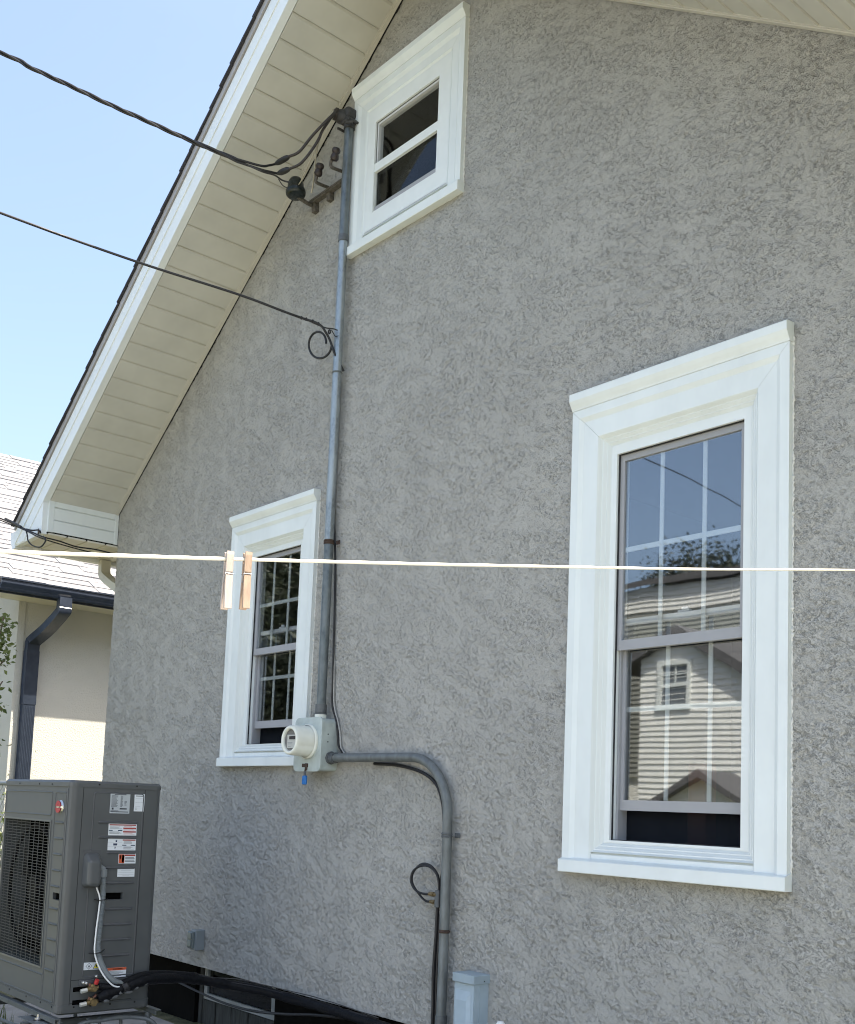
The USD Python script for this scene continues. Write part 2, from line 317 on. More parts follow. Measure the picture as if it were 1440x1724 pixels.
def leaves(centers, size, seed, spread=1.0, folded=True):
    r = np.random.default_rng(seed); n = len(centers); c = np.asarray(centers, float)
    d = r.normal(size=(n, 3)); d[:, 2] *= 0.6; d /= np.linalg.norm(d, axis=1, keepdims=True)
    s = np.cross(d, r.normal(size=(n, 3))); s /= np.linalg.norm(s, axis=1, keepdims=True); nn = np.cross(d, s)
    L = (size * r.uniform(0.6, 1.3, n))[:, None]; w = L * 0.3
    v = np.stack([c, c + d * L * .5 + s * w + nn * w * .35, c + d * L, c + d * L * .5 - s * w + nn * w * .35], 1).reshape(-1, 3)
    k = np.arange(n)[:, None] * 4
    return trimesh.Trimesh(v, np.vstack([k + [0, 1, 2], k + [0, 2, 3]]), process=False)

# ================================================================== ground
g = 60
gx = np.concatenate([[-400, -120, -50], np.linspace(-20, 12, 90), [50, 120, 400]]); gy = np.concatenate([[-400, -120, -50], np.linspace(-20, 14, 90), [50, 120, 400]])
X, Yg = np.meshgrid(gx, gy, indexing="ij"); Zg = (meshkit.fbm(np.stack([X * .9, Yg * .9, 0 * X], -1), 3, 3) - .5) * 0.05 - 0.02
n0, n1 = X.shape; ii, jj = np.meshgrid(np.arange(n0 - 1), np.arange(n1 - 1), indexing="ij"); b0 = ii * n1 + jj
quads = np.stack([b0, b0 + n1, b0 + n1 + 1, b0 + 1], -1).reshape(-1, 4)
gm = trimesh.Trimesh(np.stack([X, Yg, Zg], -1).reshape(-1, 3), np.vstack([quads[:, [0, 1, 2]], quads[:, [0, 2, 3]]]), process=False)
single("ground", gm, "soil_grass", True, kind="structure")
single("concrete_path", [cbx(-4.3, -1.2, -1.05, -0.10, -0.06, 0.045, 0.012)], "concrete", label="strip of pale concrete along the foundation under the heat pump", category="path", kind="structure")
mat("patio_concrete", (0.33, 0.32, 0.295), 0.9, var=0.15, vscale=5, bump=0.002, bscale=60)
single("patio", [cbx(-.9 + i * 1.5, .594 + i * 1.5, -9.2 + j * 1.5, -7.706 + j * 1.5, -.05, .03, .006) for i in range(5) for j in range(5)], "patio_concrete", label="pale concrete patio slabs the photographer stands on", category="patio", kind="structure")
gr = []
rg = np.random.default_rng(5)
for k in range(2600):
    x, y = rg.uniform(-5.4, -2.2), rg.uniform(-2.2, -1.06)
    h = rg.uniform(.08, .30) * (1.2 if rg.random() < .12 else .8); a = rg.uniform(0, 6.28); lean = rg.uniform(.1, .6) * h; w = rg.uniform(.002, .0045)
    d = np.array([math.cos(a), math.sin(a), 0]); s = np.array([-d[1], d[0], 0]) * w; p0 = np.array([x, y, -.02])
    p1 = p0 + d * lean * .35 + [0, 0, h * .6]; p2 = p0 + d * lean + [0, 0, h]
    gr.append([p0 - s, p0 + s, p1 + s * .7, p1 - s * .7, p2])
gr = np.array(gr).reshape(-1, 3); k = np.arange(len(gr) // 5)[:, None] * 5
single("grass", trimesh.Trimesh(gr, np.vstack([k + [0, 1, 2], k + [0, 2, 3], k + [3, 2, 4]]), process=False), "grass_blades", label="long green grass tufts in front of the heat pump stand", category="grass", kind="stuff")

# ================================================================== the grey house
XL, XR, XP = -4.52, 2.62, -0.97           # wall corners and ridge
ML, AL = 0.7209, 7.006                      # left rake soffit plane z = AL + ML x
MR = 0.70; AR = AL + ML * XP + MR * XP     # right: z = AR - MR x
OV, ZB, DEPTH = 0.597, 0.415, 9.0
house = thing("house", (XP, 4.0, 0), "grey stucco gabled house with white trimmed windows filling the view", "house")
def zroof(x): return np.minimum(AL + ML * x, AR - MR * x)

# --- textured front wall as a displaced sheet
def spaced(a, b, s0, s1):
    out = [a]
    while out[-1] < b:
        t = (out[-1] - a) / (b - a); out.append(out[-1] + s0 + (s1 - s0) * t)
    out[-1] = b; return np.array(out)
xs = np.concatenate([spaced(XL, 1.78, 0.0072, 0.0043), [1.85, 2.0, 2.2, 2.4, XR]])
zs = np.concatenate([spaced(ZB, 6.35, 0.0052, 0.0068)])
WX, WZ = np.meshgrid(xs, zs, indexing="ij")
def wall_height(x, z):
    th = -0.50
    c, s = math.cos(th), math.sin(th)
    u, v = x * c + z * s, -x * s + z * c
    P = lambda fu, fv, sd, o=1: (meshkit.fbm(np.stack([u * fu, v * fv, 0 * u + sd * 7.3], -1), o, sd))
    warp = P(14, 14, 40) - .5; warp2 = P(2.2, 2.2, 41, 2) - .5
    mass = meshkit.fbm(np.stack([u * 40 + warp * 2.2, v * 60 + warp * 2.2, 0 * u], -1), 2, 11)
    trowel = meshkit.fbm(np.stack([u * 12 + warp2 * 3, v * 24 + warp2 * 3, 0 * u + 5], -1), 4, 23)     # where it was trowelled flat
    rough = (.50 + .50 * np.clip((0.60 - trowel) / 0.13, 0, 1)) * (0.72 + .28 * np.clip((P(1.3, 1.6, 44, 2) - .3) * 2.5, 0, 1))
    crev = np.clip((mass - .34) / .13, 0, 1)                                 # plateaus at 1, pits at 0
    big = meshkit.fbm(np.stack([x * 1.1, z * 1.1, 0 * x + 9], -1), 2, 5) - .5
    return (crev - 1) * rough * 0.0046 + (1 - rough) * .0003 + big * 0.012, rough
H, ROUGH = wall_height(WX, WZ)
V = np.stack([WX, -H - 0.004, WZ], -1)
V[0, :, 1] = 0.0
nx, nz = WX.shape
ii, jj = np.meshgrid(np.arange(nx - 1), np.arange(nz - 1), indexing="ij"); b0 = ii * nz + jj
cx, cz = (WX[:-1, :-1] + WX[1:, 1:]) / 2, (WZ[:-1, :-1] + WZ[1:, 1:]) / 2
keep = cz < zroof(cx) + 0.03
HOLES = [(0.40, 1.36, 1.31, 3.27), (-2.62, -1.76, 1.79, 3.24), (-1.44, -0.58, 4.85, 5.70)]
for (a, b, c, d) in HOLES: keep &= ~((cx > a) & (cx < b) & (cz > c) & (cz < d))
quads = np.stack([b0, b0 + nz, b0 + nz + 1, b0 + 1], -1)[keep]
used = np.unique(quads); remap = np.full(nx * nz, -1); remap[used] = np.arange(len(used)); quads = remap[quads]
wall = trimesh.Trimesh(V.reshape(-1, 3)[used], np.vstack([quads[:, [0, 1, 2]], quads[:, [0, 2, 3]]]), process=False)
wp = part(house, "wall", wall, "grey_stucco", True)
UsdGeom.PrimvarsAPI(stage.GetPrimAtPath(wp)).CreatePrimvar("dash", Sdf.ValueTypeNames.FloatArray, "vertex").Set(np.clip(ROUGH.reshape(-1)[used] * .93 + .07, 0, 1).astype(np.float32).tolist())
# other walls, floor, backs
part(house, "wall", bx(XL + .002, XL + .16, 0.02, DEPTH, ZB, 3.87), "grey_stucco")
part(house, "wall", bx(XR - .16, XR - .002, 0.02, DEPTH, ZB, 3.87), "grey_stucco")
part(house, "wall", extr([(XL, ZB), (XR, ZB), (XR, AR - MR * XR + .16), (XP, AL + ML * XP + .16), (XL, AL + ML * XL + .16)], "y", DEPTH - .15, DEPTH), "grey_stucco")
part(house, "floor", [bx(XL + .16, XR - .16, 0.06, DEPTH - .15, ZB + .01, ZB + .06), bx(XL + .16, XR - .16, 0.16, DEPTH - .15, 3.75, 3.85)], "interior_wall")
part(house, "interior_partition", [bx(XL + .16, XR - .16, 3.6, 3.7, ZB + .06, 3.75), bx(-1.35, -1.25, .16, 3.6, ZB + .06, 3.75), bx(-2.6, .7, 2.6, 2.7, 3.85, 5.9)], "interior_wall")
# stucco bottom return and underside lip
part(house, "stucco_lip", bx(XL, XR, 0.002, 0.20, ZB, ZB + .02), "grey_stucco")
# foundation
part(house, "foundation", [bx(XL + .1, -3.16, 0.16, .36, -.3, ZB - .002), bx(-2.17, XR - .1, 0.16, .36, -.3, ZB - .002), bx(-3.16, -2.17, 0.30, .36, -.3, ZB - .002)], "foundation_paint")
# weathered boards and basement window in the foundation
bw = part(house, "basement_window", [bx(-3.11, -2.23, .2, .22, .155, .195), bx(-3.11, -3.07, .2, .22, .195, .40), bx(-2.27, -2.23, .2, .22, .195, .40), bx(-3.11, -2.23, .2, .22, .385, .413)], "basement_frame")
part(bw, "pane", bx(-3.07, -2.27, .212, .216, .195, .385), "pane_glass_clear")
for i, x in enumerate(np.linspace(-3.15, -2.33, 5)):
    part(house, "board", cbx(x, x + .196, .2 + .003 * (i % 2), .225, -.2, .150, .004), "weathered_board")
part(house, "board", cbx(-3.16, -3.115, .19, .215, -.2, .41, .004), "weathered_board")

# --- roof: courses of dark shingles; each course shows only its edge
roof = part(house, "roof", [extr(Polygon([(XL - .9, AL + ML * (XL - .9) + .15), (XP, AL + ML * XP + .15), (XP, AL + ML * XP + .235), (XL - .9, AL + ML * (XL - .9) + .235)]).intersection(sbox(-5.09, 3.52, 3, 9)), "y", -OV + .021, DEPTH + .4),
                            extr([(XP, AR - MR * XP + .15), (XR + .62, AR - MR * (XR + .62) + .15), (XR + .62, AR - MR * (XR + .62) + .22), (XP, AR - MR * XP + .22)], "y", -OV + .02, DEPTH + .4)], "dark_shingle")
cl = math.cos(math.atan(ML)); sl = math.sin(math.atan(ML))
nrm = np.array([-sl, cl]); tl = np.array([cl, sl])      # left rake directions in (x, z)
E0 = np.array([XL - .66, AL + ML * (XL - .66)])
def rake_piece(s0, s1, n0, n1, y0, y1):
    pts = [E0 + tl * s0 + nrm * n0, E0 + tl * s1 + nrm * n0, E0 + tl * s1 + nrm * n1, E0 + tl * s0 + nrm * n1]
    return extr(Polygon(pts).intersection(sbox(XEAVE, 3.482, 3, 9)), "y", y0, y1)
XEAVE = -5.072
LS = (XP - (XL - .66)) / cl
s = -0.02; k = 0
while s < LS:
    ln = 0.30; pts = [E0 + tl * s + nrm * 0.250, E0 + tl * (s + ln) + nrm * 0.238, E0 + tl * (s + ln) + nrm * 0.246, E0 + tl * s + nrm * (0.263 + .003 * rng.random())]
    pg_ = Polygon(pts).intersection(sbox(-5.10, 3.5, XP + .1, 9))
    if pg_.is_empty or pg_.area < 1e-4: s += .145; continue
    part(roof, "shingle_course", extr(pg_, "y", -OV - .056 - .008 * rng.random(), DEPTH + .42), "dark_shingle"); s += .145; k += 1
# rake fascia, drip edge
part(house, "drip_edge", rake_piece(-.01, LS + .1, .200, .247, -OV - .045, -OV + .02), "drip_edge")
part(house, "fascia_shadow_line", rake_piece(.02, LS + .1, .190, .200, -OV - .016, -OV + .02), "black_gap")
fz = AL + ML * (XL + .0)
part(house, "fascia", [rake_piece(.0, LS + .1, .0, .105, -OV - .028, -OV + .02), rake_piece(.0, LS + .1, .105, .190, -OV - .034, -OV + .02)], "fascia_paint")
# right rake fascia and roof edge (mostly outside the view, holds the right soffit)
cr = math.cos(math.atan(MR)); part(house, "fascia", extr([(XP, AR - MR * XP), (XR + .62, AR - MR * (XR + .62)), (XR + .62, AR - MR * (XR + .62) + .24), (XP, AR - MR * XP + .24)], "y", -OV - .03, -OV + .02), "fascia_paint")
# lower end of rake: vertical fascia board at the eave corner
part(house, "eave_end_board", extr([(XEAVE, 3.470), (-4.535, 3.485), (-4.535, AL + ML * -4.535 - .002), (XEAVE, 3.52)], "y", -OV - .024, -OV + .02), "fascia_paint")
part(house, "eave_end_joint", extr([(-4.80, 3.55), (-4.796, 3.55), (-4.62, 3.74), (-4.624, 3.74)], "y", -OV - .0255, -OV + .0), "black_gap")

# --- soffit boards, each its own piece, V joints between them
def soffit_side(x0, x1, m, a, sign):
    c = math.cos(math.atan(m)); dx = 0.1262
    n = int((x1 - x0) / dx) + 1
    for i in range(n):
        xa, xb = x0 + i * dx, min(x0 + (i + 1) * dx, x1)
        if xb - xa < .02: continue
        g_ = .0035
        q = lambda x, d: (x, a + m * x + d)
        # board section (x,z): flat face, chamfered long edges, small step like a lapped profile
        pts = [q(xa + .0015, .012), q(xa + .0015, .006), q(xa + g_ * 2.2, .000), q(xb - g_ * 2.0, -.0025), q(xb - .0012, .006), q(xb - .0012, .012)]
        part(house, "soffit_board", extr(pts, "y", -OV + .024, -0.050), "soffit_paint")
soffit_side(-4.552, XP, ML, AL, 1)
soffit_side(XP, XR + .6, -MR, AR, -1)
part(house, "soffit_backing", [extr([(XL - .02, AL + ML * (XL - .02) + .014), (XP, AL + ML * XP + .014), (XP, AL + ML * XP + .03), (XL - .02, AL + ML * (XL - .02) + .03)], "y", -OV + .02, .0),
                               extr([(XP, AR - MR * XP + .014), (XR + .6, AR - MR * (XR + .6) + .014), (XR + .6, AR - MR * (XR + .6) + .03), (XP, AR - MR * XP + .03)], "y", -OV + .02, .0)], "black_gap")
def channel(xa, xb, m, a):
    return [extr([(xa, a + m * xa - .010), (xb, a + m * xb - .010), (xb, a + m * xb + .012), (xa, a + m * xa + .012)], "y", -.040, -.016),
            extr([(xa, a + m * xa - .004), (xb, a + m * xb - .004), (xb, a + m * xb + .012), (xa, a + m * xa + .012)], "y", -.0495, -.0405)]
mat("soffit_channel_paint", (0.53, 0.515, 0.45), 0.45, var=0.04)
part(house, "soffit_channel", channel(-4.512, XP, ML, AL), "soffit_channel_paint")
part(house, "soffit_channel", channel(XP, XR + .6, -MR, AR), "soffit_channel_paint")
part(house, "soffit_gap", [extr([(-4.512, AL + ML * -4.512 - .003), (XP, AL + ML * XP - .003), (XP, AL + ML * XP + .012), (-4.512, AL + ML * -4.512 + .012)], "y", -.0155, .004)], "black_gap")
# --- boxed eave return: siding panels facing the yard side
zt_box, zb_box = AL + ML * -4.52 + .004, 3.505
part(house, "eave_box_corner_trim", [cbx(-4.540, -4.518, -.580, -.536, zb_box, zt_box + .004), cbx(-4.534, -4.518, -.036, -.006, zb_box, zt_box + .02), cbx(-4.534, -4.5185, -.5355, -.0365, zt_box - .045, zt_box + .004)], "white_trim")
zz = np.linspace(zb_box + .003, zt_box - .045, 3)
for i in range(2):
    part(house, "eave_box_panel", extr([(-4.545, zz[i] + .0005), (-4.521 , zz[i] + .0005), (-4.5212, zz[i + 1] - .012), (-4.530, zz[i + 1] - .0002), (-4.545, zz[i + 1] - .0002)], "y", -.536, -.036), "white_trim")
part(house, "eave_box_gap", bx(-4.545, -4.529, -.570, -.008, zb_box - .006, zb_box + .003), "black_gap")
# flat soffit under the left eave running back along the side wall
for i in range(60):
    y0 = -.575 + i * .158
    part(house, "eave_soffit_board", cbx(-5.07, -4.525, y0 + .006, y0 + .152, 3.485, 3.499, .003), "soffit_cream")
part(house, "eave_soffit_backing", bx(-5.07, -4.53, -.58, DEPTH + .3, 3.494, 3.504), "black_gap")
# gutter along the left eave with end cap, and its downspout elbow
gp = [(x + .062, z - .008) for x, z in [(-5.135, 3.60), (-5.135, 3.465), (-5.20, 3.465), (-5.245, 3.53), (-5.245, 3.575), (-5.262, 3.60), (-5.25, 3.605), (-5.235, 3.58), (-5.235, 3.535), (-5.195, 3.474), (-5.144, 3.474), (-5.144, 3.60)]]
gut = part(house, "gutter", extr(gp, "y", -OV - .01, DEPTH + .3), "gutter_white")
part(gut, "end_cap", extr([(x + .062, z - .008) for x, z in [(-5.134, 3.602), (-5.134, 3.463), (-5.20, 3.463), (-5.247, 3.53), (-5.247, 3.575), (-5.263, 3.602)]], "y", -OV - .026, -OV - .010), "gutter_white")
def rect_path(pts, w, h, up=(0, 0, 1)):
    """rectangular duct along a polyline"""
    p = np.array(pts, float); t = np.gradient(p, axis=0); t /= np.linalg.norm(t, axis=1, keepdims=True)
    side = np.array(up, float); vs = []
    for i in range(len(p)):
        a = side / np.linalg.norm(side); b = np.cross(t[i], a); b /= np.linalg.norm(b)
        vs.append([p[i] + a * sx * w / 2 + b * sz * h / 2 for sx, sz in ((-1, -1), (1, -1), (1, 1), (-1, 1))])
    v = np.array(vs).reshape(-1, 3); f = []
    for i in range(len(p) - 1):
        for j in range(4):
            a, b = i * 4 + j, i * 4 + (j + 1) % 4; f += [(a, b, b + 4), (a, b + 4, a + 4)]
    n = (len(p) - 1) * 4; f += [(0, 2, 1), (0, 3, 2), (n, n + 1, n + 2), (n, n + 2, n + 3)]
    m = trimesh.Trimesh(v, f, process=False); m.fix_normals(); return m
ds = part(house, "downspout", rect_path(spline([(-5.045, .13, 3.48), (-5.045, .13, 3.40), (-5.02, .13, 3.345), (-4.85, .13, 3.255), (-4.64, .13, 3.16), (-4.60, .13, 3.10), (-4.60, .13, .3)], 6), .082, .062, (0, 1, 0)), "downspout_cream", 40)

# --- windows
def miter_frame(x0, x1, zb, zt, prof, crack=.0007):
    """casing profile prof [(t, y)], mitred at the two upper corners; closed at the back"""
    pr = list(prof); back = .05
    sec = pr + [(pr[-1][0], back), (pr[0][0] + .004, back)]
    n = len(sec)
    def strip(A, B):
        v = np.array(A + B); f = []
        for i in range(n):
            j = (i + 1) % n; f += [(i, j, j + n), (i, j + n, i + n)]
        poly = Polygon(sec); tv, tf = trimesh.creation.triangulate_polygon(poly, engine="earcut")
        # map triangulation back to our indices
        idx = [int(np.argmin(((np.array(sec) - q) ** 2).sum(1))) for q in tv]
        for a, b, c in tf: f += [(idx[a], idx[b], idx[c]), (idx[a] + n, idx[c] + n, idx[b] + n)]
        m = trimesh.Trimesh(v, f, process=False); m.fix_normals(); return m
    L = strip([(x0 + t, y, zb) for t, y in sec], [(x0 + t, y, zt - t - crack) for t, y in sec])
    R_ = strip([(x1 - t, y, zb) for t, y in sec], [(x1 - t, y, zt - t - crack) for t, y in sec])
    T_ = strip([(x0 + t + crack, y, zt - t) for t, y in sec], [(x1 - t - crack, y, zt - t) for t, y in sec])
    return L, R_, T_
def ring(x0, x1, z0, z1, w, ya, yb, wb=None, wt=None):
    wb = w if wb is None else wb; wt = w if wt is None else wt
    return extr(Polygon([(x0, z0), (x1, z0), (x1, z1), (x0, z1)], [[(x0 + w, z0 + wb), (x1 - w, z0 + wb), (x1 - w, z1 - wt), (x0 + w, z1 - wt)]]), "y", ya, yb)
def loop_frame(x0, x1, z0, z1, prof):
    """closed section prof [(inset, y)] swept round a rectangle with mitred corners"""
    n = len(prof); v, f = [], []
    for t, y in prof: v += [(x0 + t, y, z0 + t), (x1 - t, y, z0 + t), (x1 - t, y, z1 - t), (x0 + t, y, z1 - t)]
    for i in range(n):
        j = (i + 1) % n
        for k in range(4): a, b, c, d = i * 4 + k, i * 4 + (k + 1) % 4, j * 4 + (k + 1) % 4, j * 4 + k; f += [(a, b, c), (a, c, d)]
    m = trimesh.Trimesh(np.array(v), f, process=False); m.fix_normals(); return m
def caulk_bead(x, z0, z1, r, sd):
    z = np.arange(z0, z1, .007); rr = np.random.default_rng(sd)
    p = np.stack([x + rr.normal(0, .0012, len(z)), -.004 + rr.normal(0, .0008, len(z)), z], 1)
    return tube(p, np.clip(r * (rr.uniform(.35, 1.0, len(z)) + (rr.random(len(z)) < .12) * .7), .0015, .02), 6)
def window(x0, x1, zs, zt, tcase, crown, style, d):
    """x0,x1 casing edges; zs sill bottom; zt casing top"""
    t = tcase
    xo, xi, zo = x0 + t, x1 - t, zt - t
    zsill = zs + .0545
    w = part(house, "window", ring(x0 + .03, x1 - .03, zs + .01, zt - .03, .10, .102, .14), "interior_wall")
    prof = [(0, -.004), (0, -.031), (.040, -.031), (.060, -.019), (t - .006, -.019), (t, -.013)]
    L, R_, T_ = miter_frame(x0, x1, zsill - .001, zt, prof)
    for m in (L, R_, T_): part(w, "casing", m, "white_trim")
    part(w, "sill", extr([(-.048, zs), (-.050, zs + .003), (-.050, zs + .051), (-.047, zsill), (-.005, zsill + .012), (.10, zsill + .014), (.10, zs - .0), ], "x", x0 - .004, x1 + .004), "white_trim")
    part(w, "apron", extr([(-.010, zsill + .009), (-.010, d["oz0"] - .012), (.002, d["oz0"]), (.10, d["oz0"]), (.10, zsill + .009)], "x", xo + .0005, xi - .0005), "white_trim")
    c = crown
    part(w, "cornice", extr([(.0, zt + .0008), (-.033, zt + .0008), (-.036, zt + c * .12), (-.047, zt + c * .33), (-.0545, zt + c * .50), (-.056, zt + c * .54), (-.056, zt + c - .003), (-.053, zt + c), (.0, zt + c + .004)], "x", x0 - .002, x1 + .002), "white_trim")
    a = d; Y = d.get("Y", .020)
    if style == "top":
        part(w, "jamb", loop_frame(xo - .0005, xi + .0005, d["oz0"], zo + .0005, [(0, -.016), (.006, Y), (.012, Y), (.012, .03), (0, .03)]), "white_trim")
        jt = .012
    else:      # sloped and stepped returns from the casing in to the vinyl frame
        part(w, "jamb", loop_frame(xo - .0005, xi + .0005, d["oz0"] - .002, zo + .0005, [(0, -.014), (.009, -.002), (.013, -.002), (.026, .010), (.030, .010), (.030, .05), (0, .05)]), "white_trim")
        part(w, "jamb", loop_frame(xo + .0297, xi - .0297, d["oz0"] + .0277, zo - .0297, [(0, .0105), (.012, Y + .001), (.016, Y + .001), (.016, .05), (0, .05)]), "white_trim")
        jt = .0455
    ax0, ax1, az0, az1 = xo + jt, xi - jt, d["oz0"] + jt - .003, zo - jt
    fr = extr(Polygon([(ax0, az0), (ax1, az0), (ax1, az1), (ax0, az1)], [[(a["dx0"], a["dz0"]), (a["dx1"], a["dz0"]), (a["dx1"], a["dz1"]), (a["dx0"], a["dz1"])]]), "y", Y, Y + (.030 if style == "top" else .088))
    part(w, "frame", fr, "white_vinyl")
    part(w, "gasket", ring(a["dx0"] + .0003, a["dx1"] - .0003, a["dz0"] + .0003, a["dz1"] - .0003, .0035, Y + .012, Y + .02), "gasket")
    part(w, "caulk", caulk_bead(x1 + .002, zsill, zt + .03, .006 if style != "top" else .004, int(abs(x0) * 100)), "caulk", True)
    if style == "top":
        part(w, "upper_sash", ring(a["dx0"] + .001, a["dx1"] - .001, a["meet1"] - .012, a["dz1"] - .001, .014, Y + .014, Y + .05, wt=.016), "sash_light")
        part(w, "lower_sash", ring(a["dx0"] + .001, a["dx1"] - .001, a["dz0"] + .001, a["meet1"], .003, Y + .002, Y + .02, wb=.006, wt=a["meet1"] - a["meet0"]), "white_vinyl")
        part(w, "lower_rail", bx(a["dx0"] + .005, a["dx1"] - .005, Y + .012, Y + .026, a["dz0"] + .008, a["dz0"] + .040), "sash_grey")
        part(w, "pane", bx(a["dx0"] + .014, a["dx1"] - .014, Y + .030, Y + .033, a["meet1"], a["dz1"] - .016), "pane_glass_clear")
        part(w, "pane", bx(a["dx0"] + .005, a["dx1"] - .005, Y + .021, Y + .024, a["dz0"] + .03, a["meet0"]), "pane_glass_clear")
    else:
        sx0, sx1 = a["dx0"] + .002, a["dx1"] - .002
        g0, g1, l0, l1 = a["grey0"], a["grey1"], a["low0"], a["low1"]
        part(w, "upper_sash", ring(sx0, sx1, g0, a["dz1"] - .004, .024, Y + .022, Y + .048, wb=g1 - g0, wt=.028), "sash_grey")
        part(w, "lower_sash", ring(sx0, sx1, l0, a["light1"] - .026, .026, Y + .054, Y + .080, wb=l1 - l0, wt=.004), "sash_grey")
        part(w, "lower_sash_rail", cbx(sx0, sx1, Y + .053, Y + .081, a["light1"] - .026, a["light1"], .003), "sash_light", label="pale top rail of the raised lower sash")
        part(w, "sash_track", bx(sx0, sx0 + .010, Y + .04, Y + .10, a["dz0"], g0), "sash_grey"); part(w, "sash_track", bx(sx1 - .010, sx1, Y + .04, Y + .10, a["dz0"], g0), "sash_grey")
        part(w, "pane", bx(sx0 + .022, sx1 - .022, Y + .030, Y + .033, g1 - .004, a["dz1"] - .03), "pane_glass")
        part(w, "pane", bx(sx0 + .024, sx1 - .024, Y + .062, Y + .065, l1 - .004, a["light1"] - .02), "pane_glass")
        for xm in a["mu"]: part(w, "muntin", cbx(xm - .0105, xm + .0105, Y + .0355, Y + .042, g1, a["dz1"] - .032, .002), "muntin_grey")
        part(w, "muntin", cbx(sx0 + .024, sx1 - .024, Y + .0360, Y + .0415, a["mh_up"] - .0115, a["mh_up"] + .0115, .002), "muntin_grey")
        for xm in a["ml"]: part(w, "muntin", cbx(xm - .0105, xm + .0105, Y + .0675, Y + .074, l1, a["light1"] - .026, .002), "muntin_grey")
        part(w, "muntin", cbx(sx0 + .026, sx1 - .026, Y + .0680, Y + .0735, a["mh_lo"] - .0115, a["mh_lo"] + .0115, .002), "muntin_grey")
        part(w, "insect_screen", bx(sx0 + .008, sx1 - .008, Y + .102, Y + .1035, a["dz0"] + .002, a["low0"] + .03), "screen_mesh")
        xc = (sx0 + sx1) / 2
        part(w, "sash_lock", [cbx(xc - .03, xc + .03, Y + .058, Y + .078, a["light1"], a["light1"] + .010, .003), cbx(xc - .012, xc + .02, Y + .06, Y + .075, a["light1"] + .010, a["light1"] + .022, .004)], "sash_light")
    return w
window(0.330, 1.424, 1.2535, 3.335, .149, .077, "double", dict(fx0=.49, fx1=1.265, fz0=1.345, fz1=3.176, oz0=1.348, dx0=.553, dx1=1.196, dz0=1.400, dz1=3.100,
       grey0=2.222, grey1=2.266, low0=1.529, low1=1.574, light1=2.364, mu=(.772, .988), ml=(.792, 1.004), mh_up=2.669, mh_lo=1.966))
window(-2.682, -1.704, 1.7255, 3.318, .149, .070, "double", dict(fx0=-2.52, fx1=-1.86, fz0=1.815, fz1=3.156, oz0=1.822, dx0=-2.450, dx1=-1.925, dz0=1.868, dz1=3.095,
       grey0=2.447, grey1=2.489, low0=1.975, low1=2.021, light1=2.606, mu=(-2.269, -2.092), ml=(-2.262, -2.090), mh_up=2.770, mh_lo=2.295))
window(-1.503, -0.514, 4.770, 5.762, .118, .073, "top", dict(fx0=-1.375, fx1=-.64, fz0=4.88, fz1=5.632, oz0=4.866, dx0=-1.305, dx1=-.737, dz0=4.975, dz1=5.545, meet0=5.228, meet1=5.280, Y=-.012))
part(house, "interior_post", cbx(.66, .76, .42, .50, .47, 1.75, .006), "interior_wood")

# ================================================================== service mast with weatherhead
MX, MY = -1.512, -.062
def conduit_mesh(p, r): return tube(p, r, 20)
mast = thing("service_mast", (MX, MY, 2.0), "tall grey metal conduit pipe rising from the meter to a weatherhead under the eave", "conduit")
mat("galvanised_bright", (0.30, 0.335, 0.345), 0.36, 0.65, var=0.3, vscale=18, rvar=0.14, stretch=(1, 1, 0.4), bump=0.0003, bscale=150)
part(mast, "pipe", conduit_mesh([(MX, MY, 2.04), (MX, MY, 2.6), (MX, MY, 3.012)], .0275), "galvanised_blue", 40)
part(mast, "pipe", conduit_mesh([(MX, MY, 3.014), (MX, MY, 4.0), (MX, MY, 4.88)], .0272), "galvanised_bright", 40, label="brighter bare middle length of pipe")
part(mast, "pipe", conduit_mesh([(MX, MY, 4.882), (MX, MY, 5.3), (MX + .006, MY, 5.6)], .0275), "galvanised_blue", 40)
part(mast, "coupling", [cyl((MX, MY, 2.028), (MX, MY, 2.075), .034), cyl((MX, MY, 2.017), (MX, MY, 2.026), .035), cyl((MX, MY, 4.86), (MX, MY, 4.90), .0315)], "coupling_grey", 40)
part(mast, "hub", cyl((MX, MY, 1.985), (MX, MY, 2.016), .034), "meter_ivory", 40, label="pale hub where the pipe enters the meter box")
def strap(z, x=MX, y=MY, r=.0275, sgn=1, material="coupling_grey"):
    return [torus((x, y, z), r + .002, .0030, (0, 0, 1), 28, 6), torus((x, y, z + .012), r + .002, .003, (0, 0, 1), 28, 6), tube([(x, y, z - .008), (x, y, z + .02)], r + .0018, 20, False),
            cbx(x + sgn * (r - .004), x + sgn * (r + .030), y + .032, y + .040, z - .006, z + .018, .002), cyl((x + sgn * (r + .019), y + .036, z + .006), (x + sgn * (r + .019), y + .027, z + .006), .006, 10)]
part(mast, "strap", strap(3.018), "rusty_steel", 40); part(mast, "strap", strap(4.045, sgn=-1)[:1] + [torus((MX, MY, 4.05), .0285, .002, (0, 0, 1), 28, 6)], "galvanised_old", 40)
wh = [rbx(MX - .036, MX + .042, -.104, -.018, 5.60, 5.632, .014), lathe([(.0, .0), (.026, .0), (.042, .016), (.042, .056), (.032, .076), (.0, .084)], 24, (MX - .018, -.052, 5.650), (-.35, -1, .15)), cyl((MX + .006, MY, 5.57), (MX + .006, MY, 5.62), .034),
      rbx(MX - .040, MX + .030, -.098, -.006, 5.635, 5.712, .028)]
part(mast, "weatherhead", wh, "weatherhead_metal", 40)
